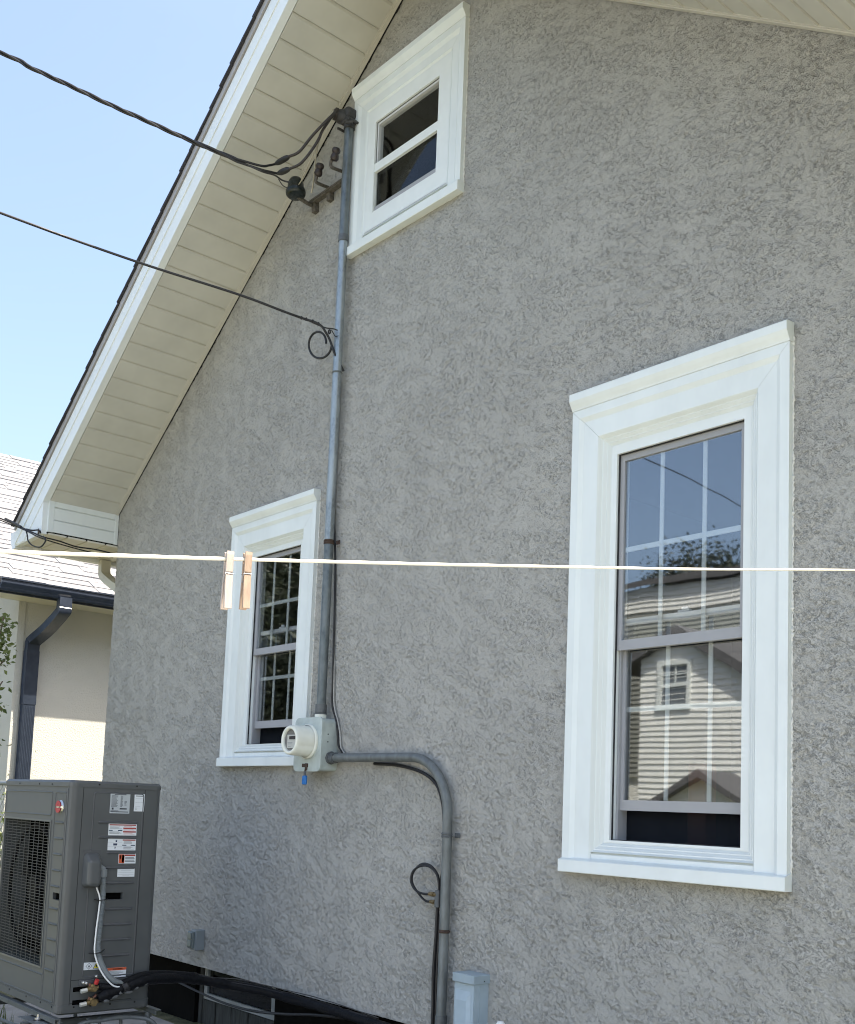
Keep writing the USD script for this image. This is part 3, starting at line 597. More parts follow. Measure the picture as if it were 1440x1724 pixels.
part(mast, "weatherhead_insert", [lathe([(.0, .02), (.036, .018), (.036, .0)], 20, (MX - .042, -.122, 5.662), (-.35, -1, .15))] + [torus((MX - .050 + .022 * math.cos(a), -.143, 5.667 + .020 * math.sin(a)), .009, .003, (-.35, -1, .15), 14, 5) for a in (0.4, 2.2, 4.4)], "brown_cable", 40)
part(mast, "clamp_bolt", [cyl((MX + .05, -.10, 5.605), (MX + .05, -.03, 5.605), .008, 8), cyl((MX - .055, -.105, 5.59), (MX - .055, -.03, 5.59), .008, 8), cyl((MX + .035, -.11, 5.58), (MX + .075, -.09, 5.575), .01, 8)], "weatherhead_metal")

# insulator rack on the wall left of the mast
rack = thing("insulator_rack", (-1.74, -.03, 5.3), "old iron bracket holding dark insulators on the wall left of the conduit", "bracket")
part(rack, "bar", [cbx(-1.93, -1.55, -.050, -.040, 5.288 , 5.300, .002), cbx(-1.93, -1.55, -.050, -.012, 5.276, 5.284, .002)], "bracket_iron")
b_ = trimesh.transformations.rotation_matrix(-.10, [0, 1, 0], [-1.74, 0, 5.29])
def rot(m):
    m = arr(m); m.apply_transform(b_); return m
for m_, nm in (([cbx(-1.60, -1.57, -.035, .0, 5.22, 5.30, .003)], "foot"), ([cbx(-1.92, -1.88, -.035, .0, 5.235, 5.31, .003)], "foot"), ([cbx(-1.76, -1.72, -.035, .0, 5.23, 5.30, .003)], "foot")): part(rack, nm, rot(m_), "bracket_iron")
part(rack, "arm", tube(spline([(-1.905, -.04, 5.262), (-1.90, -.09, 5.262), (-1.893, -.15, 5.268), (-1.893, -.172, 5.29), (-1.893, -.172, 5.36)], 5), .012, 8), "bracket_iron", 40)
part(rack, "arm", tube(spline([(-1.732, -.04, 5.308), (-1.712, -.10, 5.29), (-1.690, -.158, 5.276), (-1.684, -.162, 5.30), (-1.672, -.162, 5.34)], 5), .010, 8), "bracket_iron", 40)
part(rack, "arm", tube(spline([(-1.566, -.04, 5.334), (-1.552, -.10, 5.318), (-1.537, -.155, 5.305), (-1.538, -.162, 5.33), (-1.515, -.162, 5.36)], 5), .010, 8), "bracket_iron", 40)
part(rack, "insulator", lathe([(.0, .098), (.020, .096), (.036, .086), (.046, .068), (.050, .046), (.051, .030), (.054, .026), (.055, .018), (.061, .012), (.063, .0), (.060, -.018), (.046, -.030), (.0, -.034)], 28, (-1.893, -.172, 5.292), (-.08, 0, 1)), "insulator_glaze", 50, label="large glossy black dome insulator")
sp = [(.0, .05), (.020, .048), (.026, .038), (.026, .028), (.019, .016), (.024, .004), (.026, -.012), (.018, -.024), (.0, -.026)]
part(rack, "insulator", lathe(sp, 18, (-1.664, -.162, 5.328), (.35, 0, 1)), "insulator_brown", 50); part(rack, "insulator", lathe(sp, 18, (-1.498, -.162, 5.352), (.35, 0, 1)), "insulator_brown", 50)

# service drop: twisted overhead cable, splices, drip loops
def offset_twist(p, r, pitch, phase):
    p = np.asarray(p); d = np.concatenate([[0], np.cumsum(np.linalg.norm(np.diff(p, axis=0), axis=1))]); t = np.gradient(p, axis=0); t /= np.linalg.norm(t, axis=1, keepdims=True)
    a = np.cross(t, [0, 0, 1.0]); a /= np.linalg.norm(a, axis=1, keepdims=True); b = np.cross(t, a); ph = phase + d / pitch * 2 * np.pi
    return p + r * (np.cos(ph)[:, None] * a + np.sin(ph)[:, None] * b)
drop = thing("service_cable", (-2.2, -.7, 5.5), "thick twisted black overhead power cable running across the sky to the insulator rack", "cable")
far = np.array([(-7.95, -9.2, 8.55), (-6.42, -6.9, 7.80), (-4.42, -4.05, 6.83), (-2.916, -1.913, 5.992)])
core = spline(list(far) + [(-2.655, -1.565, 5.822), (-2.373, -1.188, 5.628), (-2.069, -.783, 5.430), (-1.993, -.682, 5.384), (-1.916, -.58, 5.336)], 24)
for ph, r_ in ((0, .0072), (2.09, .0072), (4.19, .0058)):
    part(drop, "strand", tube(offset_twist(core, .0078, .46, ph), r_, 8), "black_cable", 40)
e0 = offset_twist(core, .0078, .46, 0)[-1]; e1 = offset_twist(core, .0078, .46, 2.09)[-1]; e2 = offset_twist(core, .0078, .46, 4.19)[-1]
part(drop, "lead", tube(spline([e0, (-1.842, -.46, 5.320), (-1.850, -.40, 5.352), (-1.862, -.35, 5.387)], 6), .0072, 8), "black_cable", 40)
part(drop, "lead", tube(spline([e1, (-1.838, -.46, 5.294), (-1.828, -.40, 5.300), (-1.828, -.35, 5.310)], 6), .0072, 8), "black_cable", 40)
part(drop, "messenger", tube(spline([e2, (-1.838, -.46, 5.284), (-1.895, -.33, 5.338), (-1.934, -.25, 5.356), (-1.905, -.21, 5.345)], 6), .005, 8), "grey_cable", 40)
part(drop, "messenger_tail", tube(spline([(-1.945, -.27, 5.36), (-1.93, -.24, 5.32), (-1.90, -.19, 5.305)], 6), .003, 6), "grey_cable", 40)
A0, A1, B0, B1 = np.array([-1.862, -.35, 5.387]), np.array([-1.705, -.35, 5.364]), np.array([-1.828, -.35, 5.310]), np.array([-1.694, -.35, 5.281])
for a, b in ((A0, A1), (B0, B1)):
    t_ = np.linspace(0, 1, 8); part(drop, "splice", tube(a + (b - a) * t_[:, None], np.array([.008, .013, .017, .018, .018, .0175, .015, .008]), 12), "black_cable", 40)
part(drop, "drip_loop", tube(spline([A1, (-1.628, -.33, 5.369), (-1.564, -.29, 5.452), (-1.500, -.25, 5.523), (-1.478, -.2, 5.595), (-1.53, -.155, 5.665)], 8), .0084, 10), "brown_cable", 40)
part(drop, "drip_loop", tube(spline([B1, (-1.607, -.33, 5.285), (-1.556, -.29, 5.362), (-1.534, -.26, 5.434), (-1.528, -.24, 5.494), (-1.512, -.21, 5.56), (-1.545, -.155, 5.648)], 8), .0082, 10), "brown_cable", 40)
part(drop, "bare_neutral", tube(spline([(-1.54, -.155, 5.672), (-1.560, -.17, 5.645), (-1.589, -.18, 5.601), (-1.665, -.18, 5.477), (-1.735, -.15, 5.30), (-1.765, -.14, 5.243)], 8), .0052, 8), "bare_wire", 40, label="pale bare neutral wire")
part(drop, "bare_neutral", tube(spline([(-1.54, -.16, 5.66), (-1.575, -.18, 5.60), (-1.70, -.19, 5.43), (-1.80, -.19, 5.33), (-1.86, -.19, 5.30)], 8), .0035, 8), "bare_wire", 40)

# telephone cable with a loop, tied to the mast
tel = thing("telephone_cable", (-1.55, -.2, 4.3), "thin black overhead cable ending in a hanging loop beside the conduit", "cable")
tp = spline([(-6.2, -14.5, 6.3), (-4.49, -8.5, 5.64), (-3.63, -5.5, 5.35), (-2.88, -3.6, 4.975), (-2.199, -1.85, 4.620), (-2.144, -1.47, 4.594), (-1.994, -1.07, 4.526), (-1.755, -.62, 4.427), (-1.640, -.36, 4.366), (-1.610, -.25, 4.352), (-1.565, -.2, 4.332), (-1.538, -.17, 4.308), (-1.528, -.15, 4.279), (-1.526, -.12, 4.244), (-1.515, -.10, 4.189), (-1.505, -.085, 4.148), (-1.49, -.03, 4.06)], 8)
part(tel, "line", tube(tp, .0072, 9), "black_cable", 40)
t_ = np.linspace(0, 2 * np.pi, 40); part(tel, "loop", tube(np.stack([-1.640 + .108 * np.cos(t_) * .98, -.115 - .02 * np.cos(t_ * .5), 4.241 + .078 * np.sin(t_) - .028 * np.cos(t_)], 1), .0068, 8), "black_cable", 40)
tie = [tube(spline([(-1.60, -.22, 4.345), (-1.555, -.17, 4.316), (-1.525, -.14, 4.302), (-1.495, -.115, 4.296), (-1.474, -.1, 4.285)], 5), .0038, 6), tube(spline([(-1.505, -.12, 4.29), (-1.513, -.1, 4.278), (-1.50, -.095, 4.258), (-1.477, -.09, 4.255)], 5), .003, 6)]
tie += [torus(tp_, .0085, .0028, (1, .6, -.4), 12, 5) for tp_ in ((-1.62, -.26, 4.357), (-1.60, -.24, 4.349), (-1.575, -.21, 4.338), (-1.55, -.185, 4.322))] + [torus((-1.52, -.125, 4.283), .010, .005, (0, 1, .2), 12, 5)]
part(tel, "tie_wire", tie, "black_cable", 40)

# ================================================================== electric meter
meter = thing("electric_meter", (-1.54, -.1, 1.85), "round ivory electricity meter on a galvanised box beside the narrow window", "electric meter")
cpoly = Polygon([(-1.668, 1.694), (-1.412, 1.694), (-1.412, 1.990), (-1.668, 1.990)]).buffer(-.03).buffer(.03, quad_segs=5)
part(meter, "box", extr(cpoly, "y", -.112, .0), "meter_can_zinc")
part(meter, "cover", extr(cpoly.buffer(.006), "y", -.124, -.112), "meter_can_zinc")
part(meter, "screw_hole", [cyl((-1.4125, -.075, 1.90), (-1.4105, -.075, 1.90), .004, 8), cyl((-1.4125, -.075, 1.857), (-1.4105, -.075, 1.857), .004, 8)], "black_gap")
MC = np.array([-1.535, -.124, 1.858])
part(meter, "retaining_ring", lathe([(.0, .0), (.098, .0), (.100, -.006), (.098, -.014), (.093, -.018)], 40, MC, (0, 1, 0)), "meter_ivory", 40)
part(meter, "body", lathe([(.092, -.012), (.089, -.02), (.0845, -.112), (.083, -.124), (.079, -.131), (.073, -.134), (.066, -.132), (.062, -.126), (.0605, -.118)], 48, MC, (0, 1, 0)), "meter_ivory", 50)
part(meter, "dial_face", lathe([(.0615, -.118), (.058, -.117), (.0, -.117)], 40, MC, (0, 1, 0)), "meter_face")
f0 = MC + [0, -.1185, 0]
part(meter, "dial_plate", extr(Polygon([(f0[0] - .034, f0[2] - .045), (f0[0] + .030, f0[2] - .045), (f0[0] + .050, f0[2] - .02), (f0[0] + .050, f0[2] + .030), (f0[0] - .034, f0[2] + .030)]), "y", f0[1] - .002, f0[1]), "meter_plate")
part(meter, "display", cbx(f0[0] - .012, f0[0] + .046, f0[1] - .005, f0[1] - .001, f0[2] + .004, f0[2] + .022, .001), "meter_dark")
part(meter, "print", [bx(f0[0] - .028, f0[0] + .02, f0[1] - .0032, f0[1] - .001, f0[2] - .016, f0[2] - .0135), bx(f0[0] - .026, f0[0] + .012, f0[1] - .0032, f0[1] - .001, f0[2] - .023, f0[2] - .021), bx(f0[0] - .02, f0[0] + .004, f0[1] - .0032, f0[1] - .001, f0[2] - .036, f0[2] - .034), bx(f0[0] - .028, f0[0] - .008, f0[1] - .0032, f0[1] - .001, f0[2] + .030, f0[2] + .034)], "print_grey")
part(meter, "glass_cover", lathe([(.0618, -.1265), (.0, -.1265)], 32, MC, (0, 1, 0)), "pane_glass_clear")
part(meter, "hasp", [cbx(-1.585, -1.525, -.1255, -.1235, 1.712, 1.732, .0006), cbx(-1.552, -1.530, -.128, -.1235, 1.695, 1.734, .0006), tube([(-1.542, -.128, 1.70), (-1.544, -.130, 1.672)], .006, 8)], "rusty_steel")
part(meter, "seal_tag", rbx(-1.562, -1.523, -.138, -.124, 1.612, 1.664, .006), "blue_plastic", 40, label="small bright blue plastic seal tag")
part(meter, "tag_neck", rbx(-1.551, -1.535, -.135, -.127, 1.658, 1.690, .003), "coupling_grey")

# lower conduit from the meter down the wall
con = thing("lower_conduit", (-.4, -.05, 1.0), "weathered grey conduit bending from the meter down to the ground", "conduit")
bend = [(-1.40, -.052, 1.767), (-1.2, -.052, 1.767), (-1.0, -.051, 1.766), (-.85, -.05, 1.765)]
for a in np.linspace(90, 0, 13): bend.append((-.70 + .292 * math.cos(math.radians(a)) , -.05, 1.470 + .294 * math.sin(math.radians(a))))
bend += [(-.405, -.05, 1.3), (-.402, -.05, .9), (-.403, -.05, .5), (-.403, -.05, -.05)]
part(con, "pipe", tube(bend, .0245, 20), "galvanised_old", 40)
part(con, "locknut", [cyl((-1.414, -.052, 1.767), (-1.396, -.052, 1.767), .037, 8), cyl((-1.396, -.052, 1.767), (-1.36, -.052, 1.767), .031)], "coupling_grey", 40)
part(con, "strap", strap(1.372, -.408, -.05, .0245, 1), "coupling_grey", 40)
part(con, "strap", [torus((-.402, -.05, .912), .0262, .0036, (0, 0, 1), 28, 6), tube([(-.402, -.05, .905), (-.402, -.05, .922)], .0262, 20, False)], "rusty_steel", 40)
part(con, "coupling", cyl((-.403, -.05, .44), (-.403, -.05, .512), .029), "coupling_grey", 40)

# thin cables beside the conduit
wm = thing("thin_black_wire", (-1.45, -.02, 2.0), "thin black wire along the tall conduit and round the meter box", "wire")
part(wm, "run", tube(spline([(-1.545, -.016, 4.02), (-1.545, -.014, 3.3), (-1.500, -.016, 2.863), (-1.470, -.020, 2.27), (-1.462, -.02, 2.08), (-1.418, -.02, 1.985), (-1.396, -.018, 1.90), (-1.386, -.018, 1.84), (-1.345, -.018, 1.80)], 8), .0062, 8), "black_cable", 40)
part(wm, "run", tube(spline([(-1.510, -.014, 2.80), (-1.466, -.016, 2.27), (-1.450, -.016, 2.08), (-1.404, -.016, 1.975), (-1.380, -.015, 1.90), (-1.366, -.015, 1.83), (-1.33, -.016, 1.793)], 8), .0042, 8), "light_cable", 40, label="thin grey wire twisted beside the black one")
cx_ = thing("coax_cable", (-.48, -.03, 1.0), "black coaxial cable looped beside the lower conduit above the blue grey box", "cable")
part(cx_, "run", tube(spline([(-1.05, -.018, 1.735), (-.85, -.018, 1.725), (-.66, -.018, 1.69), (-.54, -.018, 1.63), (-.485, -.018, 1.54), (-.462, -.02, 1.42), (-.448, -.022, 1.27), (-.462, -.03, 1.14), (-.474, -.034, 1.03), (-.482, -.03, .9), (-.494, -.028, .7), (-.488, -.028, .5), (-.49, -.028, .30)], 8), .0092, 8), "black_cable", 40)
part(cx_, "run", tube(spline([(-.455, -.02, 1.14), (-.463, -.024, 1.0), (-.472, -.02, .88), (-.478, -.02, .7), (-.474, -.02, .5), (-.474, -.02, .3)], 8), .0078, 8), "black_cable", 40)
part(cx_, "loop", tube(spline([(-.462, -.04, 1.06), (-.460, -.045, 1.14), (-.480, -.05, 1.19), (-.530, -.055, 1.218), (-.595, -.055, 1.215), (-.648, -.055, 1.185), (-.662, -.055, 1.140), (-.640, -.055, 1.105), (-.60, -.055, 1.085), (-.555, -.05, 1.080), (-.52, -.05, 1.083)], 8), .0062, 8), "black_cable", 40)
part(cx_, "loop", tube(spline([(-.468, -.036, 1.05), (-.466, -.040, 1.15), (-.486, -.045, 1.196), (-.535, -.05, 1.226), (-.60, -.05, 1.222), (-.655, -.05, 1.175), (-.655, -.05, 1.125), (-.60, -.05, 1.075), (-.555, -.045, 1.046), (-.52, -.04, 1.045)], 8), .0058, 8), "black_cable", 40)
part(cx_, "ground_wire", tube(spline([(-.574, -.02, 1.155), (-.53, -.025, 1.135), (-.49, -.03, 1.105), (-.47, -.03, 1.04), (-.45, -.028, .93)], 6), .0025, 6), "light_cable", 40)
part(cx_, "connector", [cyl((-.525, -.05, 1.083), (-.468, -.05, 1.083), .009, 8), cyl((-.505, -.05, 1.083), (-.488, -.05, 1.083), .013, 6), cyl((-.525, -.04, 1.045), (-.468, -.04, 1.045), .009, 8), cyl((-.505, -.04, 1.045), (-.488, -.04, 1.045), .013, 6)], "brass")
part(cx_, "ground_block", [cbx(-.478, -.448, -.056, -.006, 1.022, 1.105, .003), cyl((-.465, -.03, 1.105), (-.465, -.03, 1.118), .006, 6)], "coupling_grey")

# blue-grey junction box low on the wall
jb = thing("junction_box", (-.2, -.1, .5), "tall blue grey metal utility box with a lid mounted low on the wall", "utility box")
part(jb, "body", cbx(-.262, -.130, -.094, -.0, .05, .705, .003), "box_blue_grey")
part(jb, "front_cover", extr([(-.262, .05), (-.130, .05), (-.130, .703), (-.262, .703)], "y", -.098, -.095), "box_blue_grey")
vs = np.array([(-.248, -.0985, .665), (-.150, -.0985, .665), (-.150, -.0985, .46), (-.248, -.0985, .46), (-.243, -.108, .62), (-.17, -.108, .62), (-.17, -.106, .47), (-.243, -.106, .47)])
part(jb, "raised_panel", trimesh.Trimesh(vs).convex_hull, "box_blue_grey", label="faded raised panel of the box")
part(jb, "lid", cbx(-.270, -.122, -.108, -.0, .700, .742, .003), "box_blue_shade")
part(jb, "side_seam", bx(-.1305, -.1285, -.062, -.059, .05, .69), "box_blue_shade")
part(jb, "rivet", [cyl((-.1222, -.04, .713), (-.1205, -.04, .713), .003, 8)], "black_gap")

# small outlet box
ob = thing("outlet_box", (-2.83, -.05, .59), "small grey outdoor outlet box low on the wall right of the heat pump", "outlet box")
part(ob, "back_box", cbx(-2.862, -2.79, -.068, -.0, .528, .658, .004), "outlet_grey")
part(ob, "door", [rbx(-2.874, -2.80, -.086, -.068, .540, .648, .008), cbx(-2.858, -2.808, -.094, -.083, .600, .640, .004), cbx(-2.858, -2.808, -.094, -.083, .552, .592, .004)], "outlet_clear", 40)

# white vent cap at the lower edge
vc = thing("pipe_cap", (.053, -.12, .4), "small white plastic pipe end at the bottom of the wall", "pipe")
part(vc, "pipe", cyl((.053, -.10, -.05), (.053, -.10, .54), .017, 18), "pvc_white", 40)
part(vc, "cap", lathe([(.0, .034), (.014, .031), (.022, .018), (.024, .0), (.0, .0)], 20, (.053, -.10, .535)), "pvc_white", 40)

# ================================================================== heat pump
UX, UL, UF, UB, UZ0, UZ1 = -1.898, -2.872, -1.350, -.830, .392, 1.550
unit = thing("heat_pump", (-2.4, -1.09, .39), "dark grey outdoor heat pump with warning stickers and a round fan grille", "heat pump")
plan = Polygon([(UL, UF), (UX, UF), (UX, UB), (UL, UB)]).buffer(-.035).buffer(.035, quad_segs=6)
def man(poly, z0, z1):
    from shapely.geometry.polygon import orient
    cs = m3.CrossSection([np.array(orient(poly, 1.0).exterior.coords)[:-1]]); return m3.Manifold.extrude(cs, z1 - z0).translate((0, 0, z0))
def mbox(x0, x1, y0, y1, z0, z1): return m3.Manifold.cube((x1 - x0, y1 - y0, z1 - z0)).translate((x0, y0, z0))
GX0, GX1, GZ0, GZ1 = -2.815, -2.140, .588, 1.357
bodyM = man(plan, UZ0, UZ1) - mbox(GX0, GX1, UF - .1, UF + .20, GZ0, GZ1) - mbox(-1.93, UX + .1, -1.124, -1.026, .957, .993) - mbox(-2.046, -1.955, UF - .1, UF + .03, .952, .988)
part(unit, "cabinet", bodyM, "unit_paint", 30)
part(unit, "cavity_liner", [bx(GX0 + .001, GX1 - .001, UF + .150, UF + .198, GZ0 + .001, GZ1 - .001)], "black_void")
part(unit, "handle_recess", [bx(-1.929, -1.920, -1.123, -1.027, .958, .992)], "black_void"); part(unit, "handle_recess", [bx(-2.045, -1.956, UF + .018, UF + .028, .953, .987)], "black_void")
cap = plan.buffer(.004)
part(unit, "top_cover", m3.Manifold.batch_hull([man(cap, UZ1 - .004, UZ1 + .018), man(cap.buffer(-.012), UZ1, UZ1 + .030)]), "unit_paint", 30)
part(unit, "cover_screw", [cyl((x, UF - .0055, 1.556), (x, UF - .003, 1.556), .005, 8) for x in (-2.62, -2.33, -2.15)] + [cyl((UX + .003, y, 1.562), (UX + .0055, y, 1.562), .005, 8) for y in (-1.20, -.985)], "black_gap")
part(unit, "base_pan", m3.Manifold.batch_hull([man(plan.buffer(.004), UZ0 - .008, UZ0 + .03), man(plan.buffer(-.02), UZ0 - .02, UZ0 + .03)]) - mbox(-9, 9, -9, 9, UZ0 + .0305, 9), "unit_paint", 30)
part(unit, "base_screw", [cyl((x, UF - .006, .412), (x, UF - .003, .412), .005, 8) for x in (-2.55, -2.3, -2.1, -1.95)] + [cyl((UX + .003, y, .412), (UX + .006, y, .412), .005, 8) for y in (-1.26, -1.17, -1.06, -.92)], "black_gap")
# fan and grille
fan = part(unit, "fan", [cyl((-2.47, UF + .10, .975), (-2.47, UF + .05, .975), .07, 24)], "fan_black", 40)
part(unit, "fan_ring", [torus((-2.47, UF + .055, .975), .345, .012, (0, 1, 0), 48, 8)], "fan_black", 40)
for k in range(3):
    a0 = k * 2.094 + .4; ps = []
    for t in np.linspace(0, 1, 7):
        for s_ in (-1, 1):
            r_ = .06 + .26 * t; a = a0 + s_ * (.28 + .22 * t) ; ps.append((-2.47 + r_ * math.cos(a), UF + .075 + s_ * .03, .975 + r_ * math.sin(a)))
    v = np.array(ps); f = []
    for i in range(6): f += [(2 * i, 2 * i + 1, 2 * i + 3), (2 * i, 2 * i + 3, 2 * i + 2)]
    part(fan, "blade", trimesh.Trimesh(v, f), "fan_black")
gw = [bx(GX0, GX1, UF + .006, UF + .0085, z - .0010, z + .0010) for z in np.arange(GZ0 + .010, GZ1 - .004, .0158)]
gw += [bx(x - .0010, x + .0010, UF + .0035, UF + .006, GZ0, GZ1) for x in np.linspace(GX0 + .04, GX1 - .035, 10)]
part(unit, "grille", gw + [ring(GX0 - .006, GX1 + .006, GZ0 - .006, GZ1 + .006, .010, UF - .004, UF + .009)], "grille_wire")
def outline(x0, x1, z0, z1, r=.006):
    P_ = Polygon([(x0, z0), (x1, z0), (x1, z1), (x0, z1)]).buffer(-.012).buffer(.012, quad_segs=4); c = np.array(P_.exterior.coords)
    return c
def outline_front(x0, x1, z0, z1): return tube([(x, UF + .001, z) for x, z in outline(x0, x1, z0, z1)], .0042, 6)
def outline_side(y0, y1, z0, z1): return tube([(UX - .001, y, z) for y, z in outline(y0, y1, z0, z1)], .0040, 6)
part(unit, "pressed_panel", outline_front(-2.83, -2.145, 1.390, 1.513), "unit_paint", 40); part(unit, "pressed_panel", outline_front(-2.80, -2.106, .432, .553), "unit_paint", 40)
part(unit, "pressed_panel", outline_front(-2.100, -1.955, .432, 1.513), "unit_paint", 40); part(unit, "pressed_panel", outline_side(-1.222, -.940, .56, 1.520), "unit_panel", 40)
part(unit, "corner_bead", [tube([(-1.937, UF - .0005, .43), (-1.937, UF - .0005, 1.535)], .005, 6)], "unit_paint", 40)
part(unit, "seam", [bx(UX - .002, UX + .0006, -1.2855, -1.2825, UZ0 + .03, 1.544), bx(UX - .002, UX + .0006, -.934, -.9315, .55, 1.544), bx(UX - .002, UX + .0006, -1.282, -.93, .546, .549), bx(UX - .002, UX + .0006, -1.282, -.94, .4285, .431)], "black_gap")
for z in (1.354, 1.270, 1.187, 1.103, 1.020, .905, .825, .745, .665, .588):
    part(unit, "front_rib", tube([(-2.085, UF + .001, z), (-2.075, UF, z), (-1.975, UF, z), (-1.965, UF + .001, z)], [.002, .006, .006, .002], 8), "unit_paint", 40)
for z, y0 in ((1.364, -1.192), (1.284, -1.188), (1.204, -1.131), (1.124, -1.133), (1.044, -1.128), (.907, -1.150), (.826, -1.146), (.747, -1.145), (.664, -1.143)):
    part(unit, "side_rib", tube([(UX - .002, y0, z), (UX, y0 + .008, z), (UX, -.972, z), (UX - .002, -.960, z)], [.002, .0066, .0066, .002], 8), "unit_panel", 40)
# badge
part(unit, "badge", lathe([(.0, -.012), (.020, -.0115), (.030, -.008), (.036, .0)], 32, (0, 0, 0), (0, 1, 0)).apply_transform(np.array([[1.15, 0, 0, -2.028], [0, 1, 0, UF], [0, 0, 1.0, 1.437], [0, 0, 0, 1]])), "chrome", 40)
arch = Polygon([(-2.028 + .033 * math.cos(a), 1.439 + .030 * math.sin(a)) for a in np.linspace(0, math.pi, 16)]); arch2 = Polygon([(-2.028 + .033 * math.cos(a), 1.431 + .026 * math.sin(a)) for a in np.linspace(math.pi, 2 * math.pi, 16)])
part(unit, "badge_emblem", [extr(arch, "y", UF - .0145, UF - .011), extr(arch2, "y", UF - .0145, UF - .011)], "badge_red")
# stickers with print
def sticker(y0, y1, z0, z1, base, rows):
    s_ = part(unit, "sticker", bx(UX + .0002, UX + .0012, y0, y1, z0, z1), base)
    groups = {}
    for (a, b, c, d, m_) in rows:
        groups.setdefault(m_, []).append(bx(UX + .0012, UX + .0016, y0 + (y1 - y0) * a, y0 + (y1 - y0) * b, z1 - (z1 - z0) * d, z1 - (z1 - z0) * c))
    for m_, ms in groups.items(): part(s_, "print", ms, m_)
rr = np.random.default_rng(3)
def lines(a, b, c, d, n, m_, fill=.45, ragged=.35):
    h = (d - c) / n; return [(a, b - (b - a) * ragged * rr.random(), c + i * h, c + i * h + h * fill, m_) for i in range(n)]
sticker(-1.132, -1.019, 1.413, 1.520, "sticker_silver", [(.2, .8, .04, .075, "print_black")] + lines(.06, .40, .12, .70, 11, "print_black", .4) + lines(.52, .66, .12, .70, 11, "print_black", .4) + lines(.72, .86, .38, .62, 4, "print_black", .4) + [(.50, .86, .73, .80, "print_black"), (.10, .19, .72, .82, "print_black"), (.04, .94, .90, .94, "print_black"), (.04, .44, .86, .885, "print_black")])
sticker(-.993, -.934, 1.427, 1.521, "sticker_white", [(.12, .88, .10, .14, "print_black"), (.1, .85, .26, .27, "print_grey"), (.1, .85, .48, .49, "print_grey"), (.1, .6, .70, .71, "print_grey"), (.12, .3, .80, .81, "print_grey"), (.12, .3, .90, .91, "print_grey"), (.12, .14, .80, .91, "print_grey"), (.28, .3, .80, .91, "print_grey")])
sticker(-1.132, -.970, 1.296, 1.358, "sticker_white", [(.03, .97, .05, .15, "print_red"), (.52, .98, .32, .44, "print_red"), (.52, .98, .62, .74, "print_red"), (.02, .15, .54, .62, "print_navy"), (.34, .49, .54, .62, "print_navy")] + lines(.04, .48, .26, .50, 3, "print_grey") + lines(.04, .48, .66, .92, 4, "print_grey") + lines(.54, .97, .18, .30, 2, "print_pink") + lines(.54, .97, .47, .60, 2, "print_pink") + lines(.54, .97, .77, .94, 3, "print_pink"))
sticker(-1.130, -.969, 1.217, 1.278, "sticker_white", [(.52, .98, .05, .16, "print_red"), (.27, .32, .12, .28, "print_navy"), (.19, .33, .40, .58, "print_navy"), (.24, .29, .70, .78, "print_navy"), (.0, .5, .34, .35, "print_grey"), (.0, .5, .66, .67, "print_grey"), (.51, .66, .52, .60, "print_navy"), (.82, .97, .52, .60, "print_navy"), (.24, .28, .84, .88, "print_navy")] + lines(.56, .95, .22, .48, 3, "print_grey") + lines(.56, .95, .66, .93, 5, "print_grey"))
sticker(-1.064, -.964, 1.147, 1.199, "sticker_white", [(.02, .34, .06, .96, "print_orange"), (.20, .32, .12, .9, "print_black"), (.07, .14, .15, .55, "print_black"), (.36, .96, .08, .24, "print_red")] + lines(.38, .96, .34, .92, 4, "print_black", .4, .15))
sticker(-1.065, -.966, 1.076, 1.119, "sticker_white", [(.2, .8, .24, .26, "print_grey"), (.05, .95, .44, .46, "print_grey"), (.05, .95, .66, .68, "print_grey"), (.3, .7, .80, .82, "print_grey")])
sticker(-1.220, -1.115, .596, .634, "sticker_white", [])
st_ = unit + "/sticker_006"
dz, dy = .615, -1.190
def sideprism(pts, x0, x1): return extr(Polygon(pts), "x", x0, x1)
dia = Polygon([(dy, dz + .0165), (dy + .018, dz), (dy, dz - .0165), (dy - .018, dz)])
part(st_, "print", [sideprism(list(dia.buffer(-.0).exterior.coords)[:-1], UX + .0012, UX + .0015)], "print_black"); part(st_, "print", [sideprism(list(dia.buffer(-.0018).exterior.coords)[:-1], UX + .0015, UX + .0018)], "sticker_white")
drop_ = [(dy, dz + .008), (dy + .0045, dz - .001), (dy + .003, dz - .006), (dy - .003, dz - .006), (dy - .0045, dz - .001)]
part(st_, "print", [sideprism(drop_, UX + .0018, UX + .0021)], "print_black")
tri = Polygon([(dy + .022, dz - .014), (dy + .060, dz - .014), (dy + .041, dz + .018)])
part(st_, "print", [sideprism(list(tri.exterior.coords)[:-1], UX + .0012, UX + .0015)], "print_black"); part(st_, "print", [sideprism(list(tri.buffer(-.0025).exterior.coords)[:-1], UX + .0015, UX + .0018)], "print_yellow")
part(st_, "print", [sideprism([(y + .041, z) for y, z in drop_], UX + .0018, UX + .0021)], "print_black")
sticker(-1.100, -.979, .548, .599, "sticker_white", [(.0, 1, .0, .28, "print_orange")] + [(.36, .82, .10, .20, "print_black")] + lines(.10, .95, .36, .95, 5, "print_grey"))
part(unit + "/sticker_007", "print", [sideprism([(-1.096, .588), (-1.082, .588), (-1.089, .597)], UX + .0017, UX + .0019)], "print_black")
